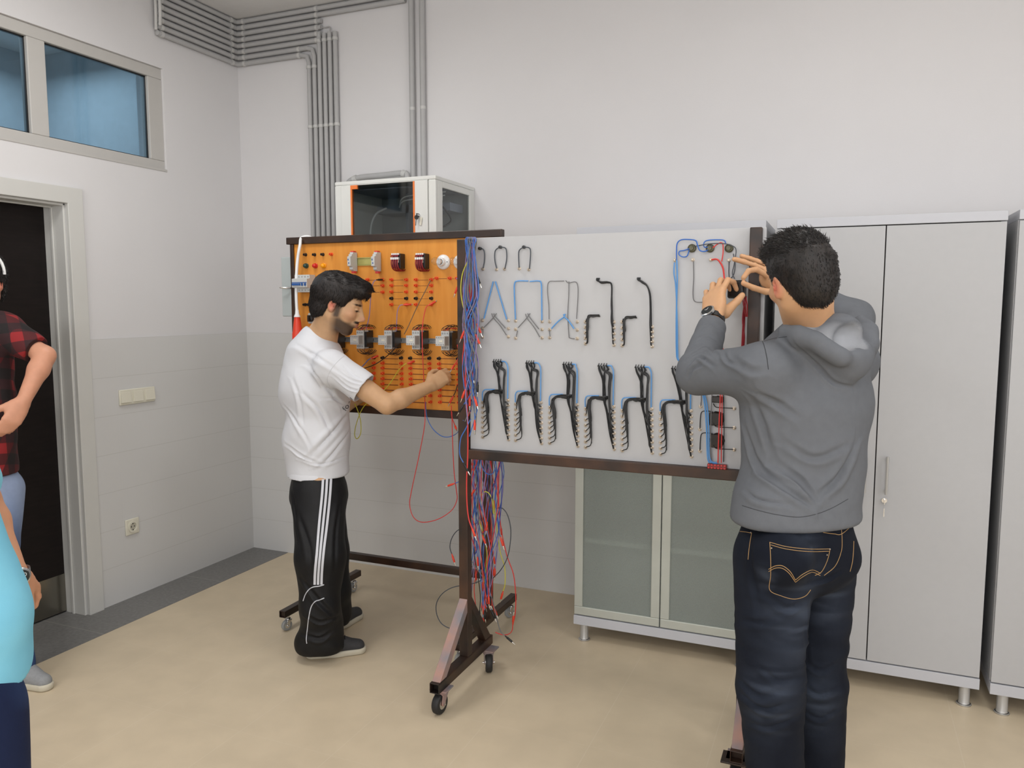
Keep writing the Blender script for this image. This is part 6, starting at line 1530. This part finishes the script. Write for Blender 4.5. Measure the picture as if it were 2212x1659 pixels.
lead(Y([(1030, 1130), (1000, 1140), (985, 1149), (975, 1165), (972, 1183), (977, 1200)], -.9), M_DGREY, 'slate patch cord arching out left of the middle post to a red plug', p1=M_RED)
lead(Y([(1060, 1240), (1030, 1258), (1000, 1264), (975, 1270), (955, 1283), (943, 1303), (943, 1325), (952, 1345), (968, 1356), (990, 1361)], -.95), M_DGREY, 'slate patch cord in a wide round loop left of the middle post, near the floor')
lead(Y([(1072, 1098), (1085, 1098), (1096, 1112), (1103, 1140), (1102, 1175), (1095, 1207), (1081, 1232), (1062, 1252)], -.92), M_DGREY, 'slate patch cord arching out right of the lower tangle')
lead(Y([(1078, 1010), (1077, 1080), (1082, 1140), (1095, 1200), (1109, 1240), (1114, 1285), (1113, 1325), (1108, 1350)], -.85), M_RWIRE, 'red patch cord hanging outermost on the right of the lower tangle', r=.0024)
lead(Y([(1108, 1345), (1106, 1362), (1098, 1370), (1085, 1371), (1070, 1366)], -.9), M_RWIRE, 'red patch cord curled above the rear caster of the front stand', p0=M_RED)
lead(Y([(1066, 1080), (1072, 1130), (1080, 1190), (1090, 1225), (1091, 1260), (1086, 1280)], -.9), M_YEL, 'yellow patch cord on the right of the lower tangle ending in a red plug', p1=M_RED)
lead(Y([(1010, 1200), (1030, 1228), (1048, 1256), (1062, 1290), (1072, 1330), (1081, 1363), (1094, 1376)], -1.0), M_GREYW, 'thin grey patch cord ending in a black plug near the rear caster', p1=M_BLK)
lead(Y([(1027, 1085), (1034, 1120), (1046, 1160), (1052, 1200), (1048, 1240), (1042, 1280)], -.95), M_YEL, 'yellow patch cord down the middle of the lower tangle')
lead(Y([(1040, 1070), (1048, 1062), (1058, 1068), (1064, 1085), (1066, 1110)], -1.0), M_YEL, 'yellow patch cord bent in a small arch at the top of the lower tangle')
lead(Y([(1038, 985), (1040, 1005), (1050, 1022), (1063, 1024), (1070, 1012)], -1.05), M_BLUE, 'blue patch cord in a small hanging loop right below the white panel')
# the two tangles
CW = [(M_BLUE, 'blue', 7), (M_DBLUE, 'dark blue', 4), (M_LILAC, 'lilac', 4), (M_RWIRE, 'red', 5), (M_GREYW, 'grey', 4), (M_BWIRE, 'black', 2)]
TG = []; TO = []
CH = [c for c in CW for _ in range(c[2])]
for i in range(26):
    m, nm, _ = RL.choice(CH); u0 = RL.uniform(1008, 1027); yb_ = -1.205-RL.random()*.045
    def side(vm):
        ue = RL.uniform(999, 1034); um = RL.uniform(1000, 1034); v = RL.uniform(660, 930) if RL.random() < .75 else RL.uniform(800, 955)
        pts = [(u0+RL.uniform(-3, 3), 535, yb_), (u0+(um-u0)*.5+RL.uniform(-3, 3), 580, yb_), (um, 640, yb_)]
        k = 700
        while k < v-20: pts.append((RL.uniform(999, 1034), k, yb_)); k += RL.uniform(60, 100)
        pts.append((ue, v, yb_)); return pts
    a, b_ = side(0), side(1)
    top = [(u0-3, 519, yb_), (u0, 512.5, -1.18), (u0+3, 519, yb_)]
    w_ = Y(a[::-1]+top+b_, yb_)
    q0 = (M_RED if RL.random() < .8 else M_BLK) if RL.random() < .5 else None; e0 = {None: 'plugs hidden', M_RED: 'with a red plug', M_BLK: 'with a black plug'}[q0]
    TG.append((nm, e0, 'upper', a[-1][1]))
    tl = lead(w_, m, '%s patch cord hung over the top of the middle post, %s' % (nm, e0), '%s patch cords %s in the upper tangle' % (nm, e0), p0=q0, p1=None, r=.0019, n=4); TO.append(tl)
CH2 = CH+[(M_RWIRE, 'red', 0)]*12
for i in range(40):
    m, nm, _ = RL.choice(CH2); yb_ = RL.uniform(-1.06, -.76); u0 = RL.choice([RL.uniform(1018, 1040), RL.uniform(1050, 1082)])
    v = RL.uniform(1080, 1345); pts = [(u0, 950), (u0+RL.uniform(-4, 4), 990)]; k = 1030; u = u0
    while k < v-15:
        f = min(1, (k-1000)/300); u = u+RL.uniform(-13, 13)+(1046-u)*.28*f; u = min(max(u, 1016), 1092-30*f); pts.append((u, k)); k += RL.uniform(38, 70)
    pts.append((u+RL.uniform(-9, 9), v))
    q0 = (M_RED if RL.random() < .78 else M_BLK) if RL.random() < .62 else None; e0 = {None: 'plug hidden', M_RED: 'with a red plug', M_BLK: 'with a black plug'}[q0]
    TG.append((nm, e0, 'lower', pts[-1][1]))
    tl = lead(Y(pts, yb_), m, '%s patch cord hanging in the lower tangle beneath the white panel, %s' % (nm, e0), '%s patch cords %s in the lower tangle' % (nm, e0), p1=q0, r=.0019, n=4); TO.append(tl)

ORDN = ['lowest', 'second lowest', 'third lowest', 'fourth lowest', 'fifth lowest', 'sixth lowest', 'seventh lowest', 'eighth lowest', 'ninth lowest', 'tenth lowest', 'eleventh lowest', 'twelfth lowest']
keys = {}
for g_, o in zip(TG, TO):
    if g_[1].startswith('with'): keys.setdefault(g_[:3], []).append((-g_[3], o))
for (nm, e0, wh), L in keys.items():
    L.sort(key=lambda q: q[0])
    for i, (_, o) in enumerate(L):
        pc = e0.split()[2]
        if len(L) == 1: o['label'] = 'the one %s patch cord ending in a %s plug in the %s tangle' % (nm, pc, wh)
        else: o['label'] = '%s patch cord in the %s tangle, its %s plug %s of %d' % (nm, wh, pc, ORDN[min(i, 11)], len(L))
